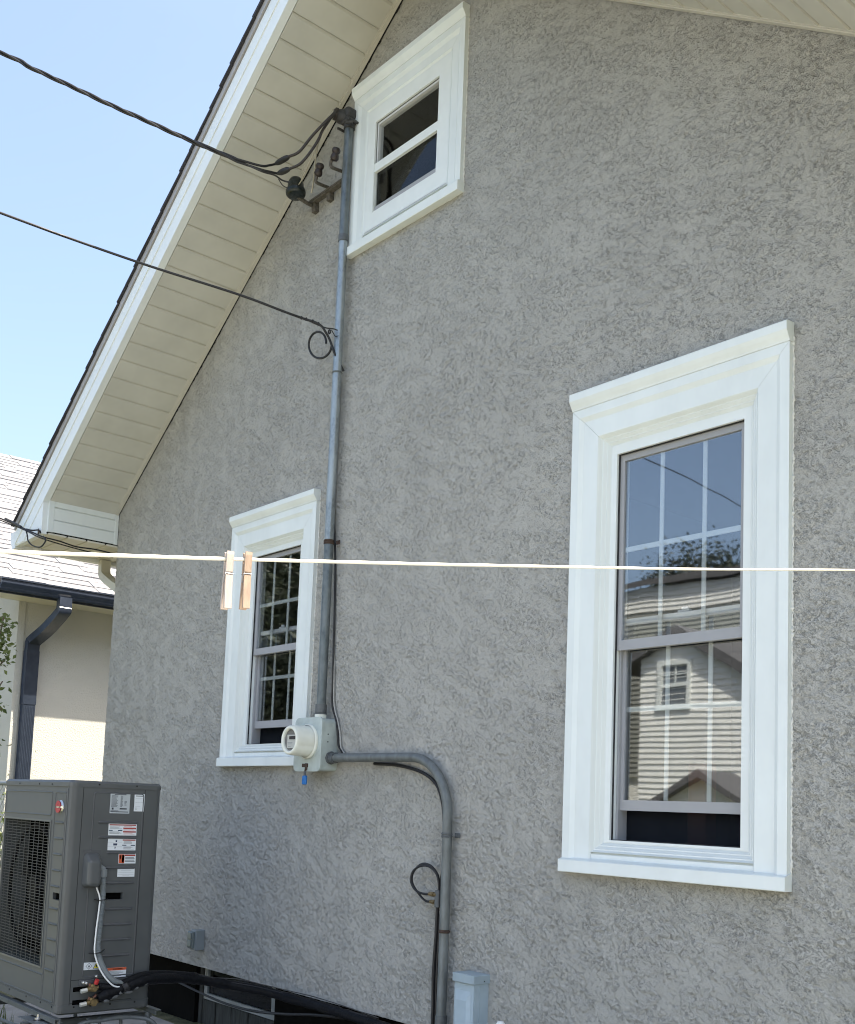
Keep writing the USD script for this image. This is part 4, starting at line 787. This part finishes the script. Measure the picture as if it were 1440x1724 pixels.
# electrical cover, conduits, valves
part(unit, "service_panel", extr([(-1.262, 1.012), (-1.168, 1.012), (-1.168, 1.218), (-1.262, 1.218)], "x", UX - .001, UX + .0025), "unit_panel")
part(unit, "electrical_cover", m3.Manifold.batch_hull([m3.Manifold.sphere(.022, 20).translate((UX + dx_, y, z)) for dx_, y, z in ((.0, -1.238, 1.045), (.0, -1.192, 1.045), (.0, -1.238, 1.178), (.0, -1.192, 1.178), (.045, -1.234, 1.052), (.045, -1.200, 1.052), (.040, -1.234, 1.150), (.040, -1.200, 1.150))]) - mbox(UX - .1, UX + .0026, -1.4, -1.0, .9, 1.4), "unit_paint", 40)
part(unit, "conduit_fitting", [cyl((UX + .02, -1.152, 1.118), (UX + .02, -1.152, 1.078), .019, 16), cyl((UX + .02, -1.185, 1.135), (UX + .02, -1.152, 1.115), .016, 14)], "flex_grey", 40)
fx = spline([(UX + .02, -1.152, 1.08), (UX + .02, -1.148, .967), (UX + .022, -1.156, .808), (UX + .025, -1.155, .689), (UX + .035, -1.122, .601), (UX + .05, -1.075, .545), (UX + .055, -1.02, .522), (UX + .05, -.985, .522)], 26)
ln = np.concatenate([[0], np.cumsum(np.linalg.norm(np.diff(fx, axis=0), axis=1))]); lu = np.linspace(0, ln[-1], 360); fx = np.stack([np.interp(lu, ln, fx[:, i]) for i in range(3)], 1)
part(unit, "flexible_conduit", tube(fx, .0150 + .0017 * np.where(lu < .42, np.sin(lu / .0062 * 2 * np.pi), 0), 14), "flex_grey", 60)
part(unit, "control_wire", tube(spline([(UX + .03, -1.190, 1.024), (UX + .034, -1.170, .967), (UX + .036, -1.172, .90), (UX + .036, -1.180, .78), (UX + .038, -1.178, .68), (UX + .05, -1.140, .588), (UX + .066, -1.085, .522), (UX + .07, -1.04, .509), (UX + .06, -.99, .512)], 8), .0042, 8), "white_wire", 40)
part(unit, "zip_tie", [tube([(UX + .0, -1.185, .960), (UX + .04, -1.172, .958), (UX + .042, -1.150, .960), (UX + .02, -1.118, .962)], .0026, 6), tube([(UX + .0, -1.195, .682), (UX + .045, -1.178, .684), (UX + .045, -1.150, .690), (UX + .02, -1.118, .700)], .0026, 6)], "black_cable")
part(unit, "valve_bracket", [cbx(UX, UX + .012, -1.240, -1.160, .518, .548, .002), bx(UX + .0005, UX + .0015, -1.262, -1.13, .405, .415)], "unit_panel")
part(unit, "valve_slot", [bx(UX + .0002, UX + .001, -1.268, -1.165, .488, .512), bx(UX + .0002, UX + .001, -1.268, -1.165, .420, .446)], "black_void")
part(unit, "bolt_head", [lathe([(.0, .010), (.006, .009), (.010, .004), (.010, .0)], 14, (UX, -1.145, .560), (1, 0, 0)), lathe([(.0, .012), (.007, .010), (.010, .004), (.010, .0)], 14, (UX + .012, -1.222, .535), (1, 0, 0)), lathe([(.0, .012), (.007, .010), (.010, .004), (.010, .0)], 14, (UX + .012, -1.206, .531), (1, 0, 0))], "chrome", 40)
for zc, red in ((.505, True), (.436, False)):
    part(unit, "valve", [cyl((UX + .0, -1.176, zc), (UX + .055, -1.176, zc), .015, 10), cyl((UX + .035, -1.205, zc - .004), (UX + .035, -1.140, zc + .004), .011, 12), cyl((UX + .035, -1.176, zc - .014), (UX + .035, -1.176, zc + .022), .012, 6), cyl((UX + .055, -1.176, zc), (UX + .064, -1.176, zc), .019 if not red else .013, 6)], "brass", 30)
    part(unit, "valve_cap", cyl((UX + .035, -1.207, zc - .005), (UX + .034, -1.240, zc - .011), .0115, 14), "valve_cap", 40)
    part(unit, "valve_neck", [cyl((UX + .03, -1.168, zc + .02), (UX + .03, -1.150, zc + .034), .008, 8), cyl((UX + .03, -1.19, zc + .012), (UX + .03, -1.19, zc + .026), .007, 8)], "copper_dark", 40)
    if red: part(unit, "valve_dust_cap", cyl((UX + .032, -1.160, zc + .022), (UX + .040, -1.156, zc + .044), .012, 12), "valve_red", 40)

# line set: taped bundle from the valves to the foundation
ls = thing("line_set", (-1.8, -.6, .45), "black taped refrigerant lines drooping from the heat pump to the foundation", "pipe bundle")
bp = spline([(UX + .045, -1.150, .455), (UX + .055, -1.08, .478), (UX + .055, -.98, .508), (UX + .048, -.853, .532), (-1.895, -.62, .515), (-1.905, -.47, .487), (-1.87, -.31, .456), (-1.76, -.20, .438), (-1.60, -.13, .417), (-1.36, -.08, .403), (-1.07, -.05, .390), (-.80, -.03, .375), (-.5, -.0, .34), (-.2, .05, .28)], 10)
rad = .024 + .006 * meshkit.noise(np.stack([np.arange(len(bp)) * .8, np.zeros(len(bp)), np.zeros(len(bp))], -1), 4); rad[:8] = np.linspace(.022, .033, 8)
part(ls, "taped_bundle", tube(bp, rad, 16), "tape_black", True)
part(ls, "suction_line", tube(spline([(UX + .035, -1.145, .514), (UX + .05, -1.08, .508), (UX + .05, -1.0, .530), (UX + .04, -.90, .556), (-1.885, -.74, .548), (-1.90, -.55, .522)], 8), .019, 12), "tape_black", True)
for k, i in enumerate((6, 11, 15, 19, 23, 27)):
    c_ = bp[i] + np.array([rad[i] * .72, -.004, -.016 + .01 * (k % 3 - 1)]); m_ = trimesh.creation.icosphere(2, 1.0); m_.apply_scale([.0035, .016 + .010 * (k % 2), .008 + .004 * ((k * 7) % 3)]); m_.apply_translation(c_)
    part(ls, "tape_tear", m_, "foam_torn", True)
part(ls, "tape_band", tube(bp[16:20], rad[16:20] + .004, 16), "black_cable", True)
for q in range(4):
    off = np.array([.012 * math.cos(q * 1.7), -.01, .022 * math.sin(q * 1.7) + .02]); pr_ = bp[40 + 4 * q:110:9] + off + rng.normal(0, .006, (len(bp[40 + 4 * q:110:9]), 3))
    part(ls, "loose_wire", tube(spline(pr_, 5), .0028, 6), "grey_cable" if q % 2 else "black_cable", 40)
hw = thing("ground_cable", (-2.2, 0, .25), "thin black cable sagging below the stucco edge past the basement window", "cable")
part(hw, "run", tube(spline([(-3.3, .05, .27), (-2.9, .02, .25), (-2.5, .0, .235), (-2.15, -.01, .245), (-1.8, -.02, .285), (-1.5, -.02, .33), (-1.2, -.01, .36)], 8), .008, 8), "black_cable", 40)

# stand under the unit
stn = thing("equipment_stand", (-2.4, -1.09, 0), "grey steel frame stand with splayed legs under the heat pump", "stand")
zt_ = UZ0 - .022
for y in (UF - .02, UB + .02): part(stn, "rail", [cbx(UL - .05, UX + .06, y - .010, y + .022, zt_ - .006, zt_, .001), cbx(UL - .05, UX + .06, y - .010, y - .006, zt_ - .026, zt_ - .006, .001)], "stand_steel")
for x in (UL + .12, UX - .14): part(stn, "cross_bar", [cbx(x - .022, x + .022, UF - .12, UB + .10, zt_ - .047, zt_ - .041, .001), cbx(x - .022, x - .018, UF - .12, UB + .10, zt_ - .08, zt_ - .047, .001)], "stand_steel")
for x, sx in ((UL + .02, -1), (UX + .0, 1)):
    for y, sy in ((UF + .02, -1), (UB - .01, 1)):
        part(stn, "leg", tube([(x, y, zt_ - .02), (x + sx * .05, y + sy * .05, .0)], .012, 8), "stand_steel", 40)
part(stn, "hoop", tube(spline([(UX - .02, UF + .05, .02), (UX + .015, UF + .1, .30), (UX + .02, UF + .25, .335), (UX + .02, UB - .1, .335), (UX + .06, UB + .02, .28), (UX + .09, UB + .08, .02)], 6), .011, 8), "stand_steel", 40)
for y in (-1.16, -1.10, -.98): part(stn, "strut", tube([(UX - .03, y, .345), (UX - .02, y + .03, .0)], .010, 8), "stand_steel", 40)
part(stn, "front_bar", tube([(UL - .1, UF - .10, .27), (-2.3, UF - .08, .275), (UX - .02, UF - .03, .285)], .010, 8), "stand_steel", 40)
for x in (-2.75, -2.55, -2.3): part(stn, "strut", tube([(x, UF - .09, .27), (x - .03, UF - .06, .0)], .009, 8), "stand_steel", 40)
part(stn, "foot_bolt", [lathe([(.0, .03), (.008, .03), (.008, .012), (.018, .012), (.018, .0), (.028, .0), (.028, -.006)], 10, (x, UF - .035, zt_ - .036)) for x in (UL + .12, UX - .14)], "chrome")
part(stn, "bracket_plate", [cbx(UX - .28, UX - .02, UF - .09, UF + .05, zt_ - .040, zt_ - .036, .001)], "galvanised_old")

# ================================================================== clothesline and pegs
line = thing("clothesline", (2.39, -2.6, 1.85), "taut cream clothesline rope stretched across the whole view", "clothesline")
ly = np.concatenate([np.linspace(-9, -3.3, 30), np.linspace(-3.28, -.03, 60)])
lz = np.interp(ly, [-9, -7.5, -6, -5, -4.2, -3.2687, -2.981, -2.6216, -2.0, -1.3372, -.03], [1.95, 1.80, 1.70, 1.66, 1.675, 1.7663, 1.8101, 1.8668, 1.968, 2.0812, 2.315])
lp = np.stack([2.4105 - (ly + 3.27) * .0145, ly, lz], 1)
part(line, "rope", tube(lp, .0024, 10), "rope", 40)
part(line, "wall_hook", [torus((2.37, -.022, 2.32), .016, .003, (1, 0, 0), 20, 6), cyl((2.37, -.008, 2.32), (2.37, .03, 2.32), .004, 8)], "galvanised_old")
def pin_meshes():
    """peg built at the origin: hangs along -z, clamps along x, width along y"""
    prong = [(.0012, .008), (.0062, .0105), (.0068, .006), (.0066, -.016), (.0048, -.0185), (.0066, -.0205), (.0078, -.034), (.0105, -.0640), (.0052, -.0640), (.0014, -.026), (.0014, -.006), (.0036, -.003), (.0036, .002), (.0012, .004)]
    out = []
    for s_ in (1, -1):
        m_ = extr([(x * s_, z) for x, z in (prong if s_ > 0 else prong[::-1])], "y", -.0046, .0046); m_.fix_normals(); out.append(m_)
    t = np.linspace(0, 5 * np.pi, 60); coil = tube(np.stack([.0022 * np.cos(t), -.005 + .010 * t / t[-1], -.030 + .0022 * np.sin(t)], 1), .0006, 5)
    sp_ = [coil, tube([(.0078, -.0052, -.0192), (.002, -.0054, -.024), (-.001, -.005, -.0305)], .0007, 5), tube([(-.0078, .0052, -.0192), (-.002, .0054, -.024), (.001, .005, -.0305)], .0007, 5), tube([(.0064, -.0052, -.0187), (.0064, .0052, -.0187)], .0007, 5), tube([(-.0064, -.0052, -.0187), (-.0064, .0052, -.0187)], .0007, 5)]
    return out, sp_
def peg(pos, tilt, yaw, wood, label):
    path = "/World/" + numbered("/World", "clothes_peg"); x = UsdGeom.Xform.Define(stage, path)
    x.AddTranslateOp().Set(Gf.Vec3d(*map(float, pos))); x.AddRotateXYZOp().Set(Gf.Vec3f(*tilt, yaw)); ORIGIN[path] = np.zeros(3)
    keys(x.GetPrim(), label, "clothes peg", "wooden pegs on the clothesline")
    pr_, sp_ = pin_meshes(); part(path, "prong", pr_[0], wood); part(path, "prong", pr_[1], wood); part(path, "spring", sp_, "spring_steel", 40)
peg((2.4060, -2.976, 1.8100), (0, 2), -14, "pin_pale", "pale whitish wooden clothes peg, left of the two on the line")
peg((2.4052, -2.948, 1.8142), (0, 2), -16, "pin_warm", "warm tan wooden clothes peg, right of the two on the line")

# wire with loops at the eave corner
ew = thing("eave_wire", (-4.6, -.68, 3.5), "looped black wire hooked to the eave corner board", "wire")
part(ew, "run", tube(spline([(-5.9, -2.6, 4.35), (-5.35, -1.55, 3.93), (-4.99, -.80, 3.655), (-4.80, -.70, 3.572), (-4.70, -.68, 3.532), (-4.565, -.66, 3.482), (-4.437, -.64, 3.436), (-4.475, -.5, 3.437), (-4.50, -.35, 3.425), (-4.50, -.2, 3.432), (-4.52, -.03, 3.43)], 8), .006, 8), "black_cable", 40)
part(ew, "run", tube(spline([(-5.95, -2.6, 4.32), (-5.38, -1.55, 3.90), (-4.99, -.80, 3.64), (-4.70, -.685, 3.524), (-4.44, -.645, 3.424), (-4.50, -.35, 3.410), (-4.53, -.03, 3.40)], 8), .005, 8), "black_cable", 40)
part(ew, "loop", tube(spline([(-4.70, -.68, 3.532), (-4.660, -.68, 3.475), (-4.638, -.68, 3.435), (-4.593, -.67, 3.397), (-4.52, -.66, 3.370), (-4.44, -.655, 3.356), (-4.39, -.65, 3.372), (-4.385, -.64, 3.404), (-4.437, -.64, 3.441)], 8), .0058, 8), "black_cable", 40)
part(ew, "hook", tube(spline([(-4.701, -.68, 3.535), (-4.62, -.66, 3.515), (-4.545, -.64, 3.508), (-4.54, -.625, 3.49), (-4.56, -.615, 3.515)], 6), .006, 8), "black_cable", 40)
part(ew, "eye_screw", torus((-4.565, -.632, 3.502), .018, .006, (.4, 1, 0), 16, 6), "bracket_iron")
part(ew, "clamp", tube([(-4.985, -.745, 3.655), (-4.78, -.69, 3.563)], .011, 10), "grey_cable", 40)

# ================================================================== neighbouring white house on the left
NX, NWX, NY0, NY1 = -6.98, -7.45, .31, 12.0
nb = thing("neighbour_house", (-10, 6, 0), "white stucco house with pale shingle roof and navy gutter at the left", "house")
RX, RZ0 = -11.35, 3.575; PIT = (6.13 - RZ0) / (RX - NX) * -1     # slope
part(nb, "wall", bx(NWX - .2, NWX, NY0, NY1, -.2, 3.50), "white_stucco")
part(nb, "wall", extr([(-15.2, -.2), (NWX - .001, -.2), (NWX - .001, 3.56), (RX, 5.95), (-15.2, 3.6)], "y", NY0 - .001, NY0 + .2), "white_stucco")
part(nb, "corner_board", bx(NWX - .02, NWX + .016, NY0 - .016, NY0 + .055, -.2, 3.46), "white_stucco")
part(nb, "wall", bx(-15.2, NWX, NY1 - .2, NY1, -.2, 3.5), "white_stucco")
part(nb, "eave_soffit", [bx(NWX, NX - .0, NY0 - .38, NY1 + .3, 3.455, 3.475)], "soffit_cream")
part(nb, "fascia", bx(NX - .02, NX, NY0 - .38, NY1 + .3, 3.43, 3.56), "navy_metal")
ng = [(NX + .002, 3.562), (NX + .002, 3.445), (NX + .058, 3.445), (NX + .070, 3.46), (NX + .074, 3.475), (NX + .098, 3.505), (NX + .104, 3.515), (NX + .104, 3.545), (NX + .114, 3.550), (NX + .114, 3.562), (NX + .098, 3.562), (NX + .094, 3.52), (NX + .06, 3.455), (NX + .012, 3.455), (NX + .012, 3.562)]
part(nb, "gutter", extr(ng, "y", NY0 - .40, NY1 + .3), "navy_metal")
dsn = part(nb, "downspout", rect_path(spline([(NX + .055, .560, 3.46), (NX + .055, .560, 3.36), (NX + .04, .555, 3.315), (NX - .18, .50, 3.16), (NWX + .075, .45, 3.05), (NWX + .055, .445, 2.99), (NWX + .05, .445, 2.6), (NWX + .05, .445, 0.0)], 6), .125, .085, (0, 1, 0)), "navy_metal", 30)
part(dsn, "rib", [tube([(NWX + .0935, y, .1), (NWX + .0935, y, 2.38)], .003, 5) for y in np.linspace(.395, .495, 7)], "navy_metal")
part(dsn, "sleeve", bx(NWX + .0, NWX + .097, .379, .511, 2.40, 2.95), "navy_metal")
rf = part(nb, "roof", [extr([(NX + .04, RZ0 - .02), (RX, RZ0 - PIT * (RX - NX) * -1 * -1 - .02 if False else 6.11), (RX, 6.05), (NX - .02, RZ0 - .09)], "y", NY0 - .40, NY1 + .35),
                       extr([(RX, 6.11), (-15.7, RZ0), (-15.7, RZ0 - .08), (RX, 6.05)], "y", NY0 - .40, NY1 + .35)], "roof_light_a")
SL = np.array([RX - NX, 6.13 - RZ0]); SLEN = np.linalg.norm(SL); sd_ = SL / SLEN; sn_ = np.array([-sd_[1], sd_[0]]); sn_ = sn_ if sn_[1] > 0 else -sn_
n_course = 34; ex = SLEN / n_course
base0 = np.array([NX + .045, RZ0 - .016])
rs = np.random.default_rng(12); rest = []
for c in range(n_course):
    s0 = c * ex; ymax = 1.35 + 1.35 * c / n_course
    y = NY0 - .405 - rs.uniform(0, .28)
    while y < NY1 + .3:
        w_ = rs.choice([.17, .24, .31, .36]) if y < ymax else 1.2
        th = .010 + .006 * (rs.random() < .45)
        a = base0 + sd_ * s0; b = base0 + sd_ * (s0 + ex * 1.25)
        y0_, y1_ = max(y, NY0 - .405) + .002, min(y + w_, NY1 + .34) - .002
        if y1_ > y0_ + .01:
            m_ = extr([tuple(a + sn_ * .002), tuple(a + sn_ * (th + .006)), tuple(b + sn_ * (th - .006)), tuple(b - sn_ * .004)], "y", y0_, y1_)
            if y < ymax: part(rf, "shingle", m_, ["roof_light_a", "roof_light_b", "roof_light_c", "roof_light_b"][rs.integers(4)])
            else: rest.append(m_)
        y += w_
part(rf, "shingle_field", rest, "roof_light_b", kind="stuff")
part(nb, "roof_vent", [extr([(-7.98, 4.15), (-7.72, 4.0), (-7.74, 4.10), (-7.92, 4.24)], "y", 1.13, 1.27)], "roof_vent")

# chain-link fence between the houses
fc = thing("chain_link_fence", (-5.9, -.1, 0), "grey chain link fence between the two houses behind the heat pump", "fence")
FX0, FX1, FY, FZ = NWX + .1, XL - .06, -.10, 1.585
part(fc, "top_rail", cyl((FX0, FY, FZ), (FX1, FY, FZ), .021, 12), "fence_galv", 40)
for x in (FX0 + .03, -6.0, FX1 - .03): part(fc, "post", cyl((x, FY, -.2), (x, FY, FZ - .02), .026, 12), "fence_galv", 40)
mesh_w = []; dd = .085
for k in range(-22, 40):
    for sgn in (1, -1):
        xa = FX0 + k * dd; pts = []
        x_s = xa if sgn > 0 else xa; z_s = .03
        p0 = np.array([xa, z_s]); p1 = np.array([xa + sgn * 1.55, z_s + 1.55])
        lo_t = 0; hi_t = 1
        for bound, s_ in ((FX0, 1), (FX1, -1)):
            d0, d1 = (p0[0] - bound) * s_, (p1[0] - bound) * s_
            if d0 < 0 and d1 < 0: lo_t, hi_t = 1, 0
            elif d0 < 0: lo_t = max(lo_t, d0 / (d0 - d1))
            elif d1 < 0: hi_t = min(hi_t, d0 / (d0 - d1))
        if hi_t - lo_t > .02:
            a = p0 + (p1 - p0) * lo_t; b = p0 + (p1 - p0) * hi_t
            mesh_w.append(tube([(a[0], FY + sgn * .002, a[1]), (b[0], FY + sgn * .002, b[1])], .0022, 4, False))
part(fc, "wire_mesh", mesh_w, "fence_galv")

# sapling at the left edge
sap = thing("sapling", (-4.45, -.95, 0), "slim leafy sapling at the left edge in front of the white house", "tree")
st1 = spline([(-4.62, -1.02, -.05), (-4.60, -1.0, .8), (-4.56, -.98, 1.5), (-4.50, -.96, 2.1), (-4.42, -.93, 2.5), (-4.38, -.91, 2.78)], 6)
part(sap, "trunk", tube(st1, np.linspace(.022, .005, len(st1)), 8), "bark", True)
br = [[(-4.50, -.96, 2.1), (-4.42, -.92, 2.22), (-4.33, -.90, 2.30)], [(-4.55, -.98, 1.6), (-4.42, -.94, 1.82), (-4.33, -.9, 1.88)], [(-4.52, -.97, 2.0), (-4.40, -.93, 2.08), (-4.31, -.9, 2.10)], [(-4.46, -.95, 2.3), (-4.38, -.91, 2.42), (-4.31, -.9, 2.46)], [(-4.56, -.98, 1.5), (-4.70, -1.0, 1.8), (-4.8, -1.02, 2.1)], [(-4.5, -.96, 2.2), (-4.62, -1.0, 2.5), (-4.7, -1.02, 2.8)]]
part(sap, "branch", [tube(spline(b, 5), .005, 6) for b in br], "bark", 40)
rl = np.random.default_rng(9); cl_ = []
for b, n_ in zip(br, (8, 30, 26, 34, 80, 110)):
    q = spline(b, 10); cl_.append(q[rl.integers(len(q) // 2, len(q), n_)] + rl.normal(0, .035, (n_, 3)))
cl_.append(np.array([-4.37, -.91, 2.62]) + rl.normal(0, 1, (95, 3)) * [.038, .04, .085]); cl_.append(np.array([-4.40, -.92, 2.70]) + rl.normal(0, .05, (45, 3)))
part(sap, "crown", leaves(np.vstack(cl_), .045, 10), "leaf_green")
# low shrub behind the fence
sh = thing("shrub", (-6.9, .0, 0), "low leafy shrub behind the chain link fence", "shrub")
part(sh, "stem", [tube(spline([(-6.9, .05, -.05), (-6.88 + .1 * k, .02 - .03 * k, .5), (-6.95 + .25 * k, -.02, 1.0)], 5), .01, 6) for k in range(3)], "bark", 40)
part(sh, "foliage", leaves(np.array([-6.8, .0, .75]) + rl.normal(0, 1, (900, 3)) * [.35, .15, .32], .06, 14), "leaf_green")

# ================================================================== across the yard, seen in the panes
op = thing("siding_house", (-5, -12, 0), "pale clapboard house across the yard reflected in the large window", "house")
OY = -9.6
def siding(x0, x1, z0, z1, y, top=None, pitch=.086, paint="siding_white"):
    for k in range(int((z1 - z0) / pitch)):
        z = z0 + k * pitch; xa, xb = x0, x1
        if top is not None:
            xa, xb = max(x0, top[0](z + pitch * .5)), min(x1, top[1](z + pitch * .5))
            if xb - xa < .1: continue
        part(op, "siding_board", extr([(y - .02, z), (y + .022, z), (y + .004, z + pitch), (y - .02, z + pitch)], "x", xa, xb), paint)
PKX, PKZ = -6.25, 4.22
siding(-6.95, -3.1, -.1, 4.2, OY, (lambda z: PKX - (PKZ - z) / .45, lambda z: PKX + (PKZ - z) / .60))
part(op, "wall", [bx(-6.95, -3.1, OY - 1.9, OY - .021, -.2, 2.3), extr([(-6.95, 2.3), (-3.1, 2.3), (PKX, PKZ), (-6.95, 3.92)], "y", OY - 1.9, OY - .021)], "siding_white")
part(op, "gable_roof", [extr([(PKX, PKZ), (-2.7, PKZ - .60 * (-2.7 - PKX)), (-2.7, PKZ - .60 * (-2.7 - PKX) + .16), (PKX, PKZ + .16)], "y", OY - 2.4, OY + .14), extr([(PKX, PKZ), (PKX, PKZ + .16), (-7.35, PKZ + .16 - .45 * 1.1), (-7.35, PKZ - .45 * 1.1)], "y", OY - 2.4, OY + .14)], "opposite_roof")
w_ = part(op, "window", [ring(-6.66, -6.05, 3.12, 3.86, .07, OY + .01, OY + .05)], "white_vinyl")
part(w_, "pane", bx(-6.59, -6.12, OY + .012, OY + .02, 3.19, 3.79), "far_pane"); part(w_, "meeting_rail", bx(-6.60, -6.11, OY + .02, OY + .04, 3.46, 3.52), "white_vinyl")
part(w_, "muntin", [bx(-6.365, -6.345, OY + .02, OY + .035, 3.52, 3.79), bx(-6.60, -6.11, OY + .02, OY + .035, 3.645, 3.66)], "white_vinyl")
part(op, "main_block", [bx(-9.5, 2.0, -17, -11.5, -.2, 4.6)], "siding_white")
siding(-9.5, 2.0, 2.2, 5.08, -11.47, paint="siding_grey")
siding(-9.5, 2.0, 5.08, 5.52, -11.47)
part(op, "main_roof", [extr([(-11.36, 5.53), (-14.2, 6.3), (-17.6, 5.45), (-17.6, 5.62), (-14.2, 6.40), (-11.36, 5.64)], "x", -9.9, 2.4)], "opposite_roof")
part(op, "main_wall", bx(-9.5, 2.0, -17, -11.5, 4.6, 5.5), "siding_white")
shd = thing("garden_shed", (-4.9, -8.6, 0), "small dark roofed shed before the siding house, seen only as a reflection", "shed")
part(shd, "wall", [extr([(-5.9, -.1), (-3.94, -.1), (-3.94, 1.55), (-4.92, 2.06), (-5.9, 1.55)], "y", -8.9, -8.3)], "siding_white")
part(shd, "roof", [extr([(-6.2, 1.37), (-4.92, 2.06), (-3.64, 1.37), (-3.64, 1.45), (-4.92, 2.16), (-6.2, 1.45)], "y", -9.0, -8.15), extr([(-4.92, 2.03), (-2.2, 2.03), (-2.2, 1.75), (-4.4, 1.75)], "y", -9.3, -9.1)], "opposite_roof")
def tree(name, x, y, h, r, label, sd, n=26000, leaf=.27):
    t = thing(name, (x, y, 0), label, "tree", None)
    rt = np.random.default_rng(sd); tr = spline([(x, y, -.1), (x + .1, y, h * .3), (x - .1, y + .1, h * .6), (x, y, h * .85)], 6)
    part(t, "trunk", tube(tr, np.linspace(.22, .05, len(tr)), 10), "bark", True)
    cs = []; lim = []
    for k in range(26):
        a, zz_ = rt.uniform(0, 6.28), rt.uniform(.20, 1.0); rad_ = r * rt.uniform(.25, 1.0) * (1.15 - .65 * min(abs(zz_ - .55) / .4, 1.2))
        c_ = np.array([x + rad_ * math.cos(a), y + rad_ * math.sin(a), h * zz_]); cs.append(c_ + rt.normal(0, 1, (n // 26, 3)) * r * .19)
        lim.append(tube(spline([(x, y, h * zz_ * .6), (c_ + [x, y, h * zz_ * .8]) / 2, c_], 4), np.linspace(.05, .01, 9), 6))
    part(t, "limb", lim, "bark", 40); part(t, "crown", leaves(np.vstack(cs), leaf, sd + 1), "leaf_dark")
tree("tree", -13.6, -20.5, 8.1, 2.6, "large dark tree behind the siding house, seen in the upper pane", 31, 60000, .12)
for k, (x, y, h, r) in enumerate(((-11.2, -8.6, 9.0, 2.2), (-14.6, -10.4, 10.5, 2.7), (-18.8, -12.0, 11.5, 3.0), (-23.5, -14.5, 12.0, 3.2))):
    tree("tree", x, y, h, r, ["nearest leafy yard tree left of the siding house", "second tall yard tree left of the siding house", "third yard tree far left of the siding house", "last tall tree far beyond the yard on the left"][k], 50 + 3 * k, 40000, .17)
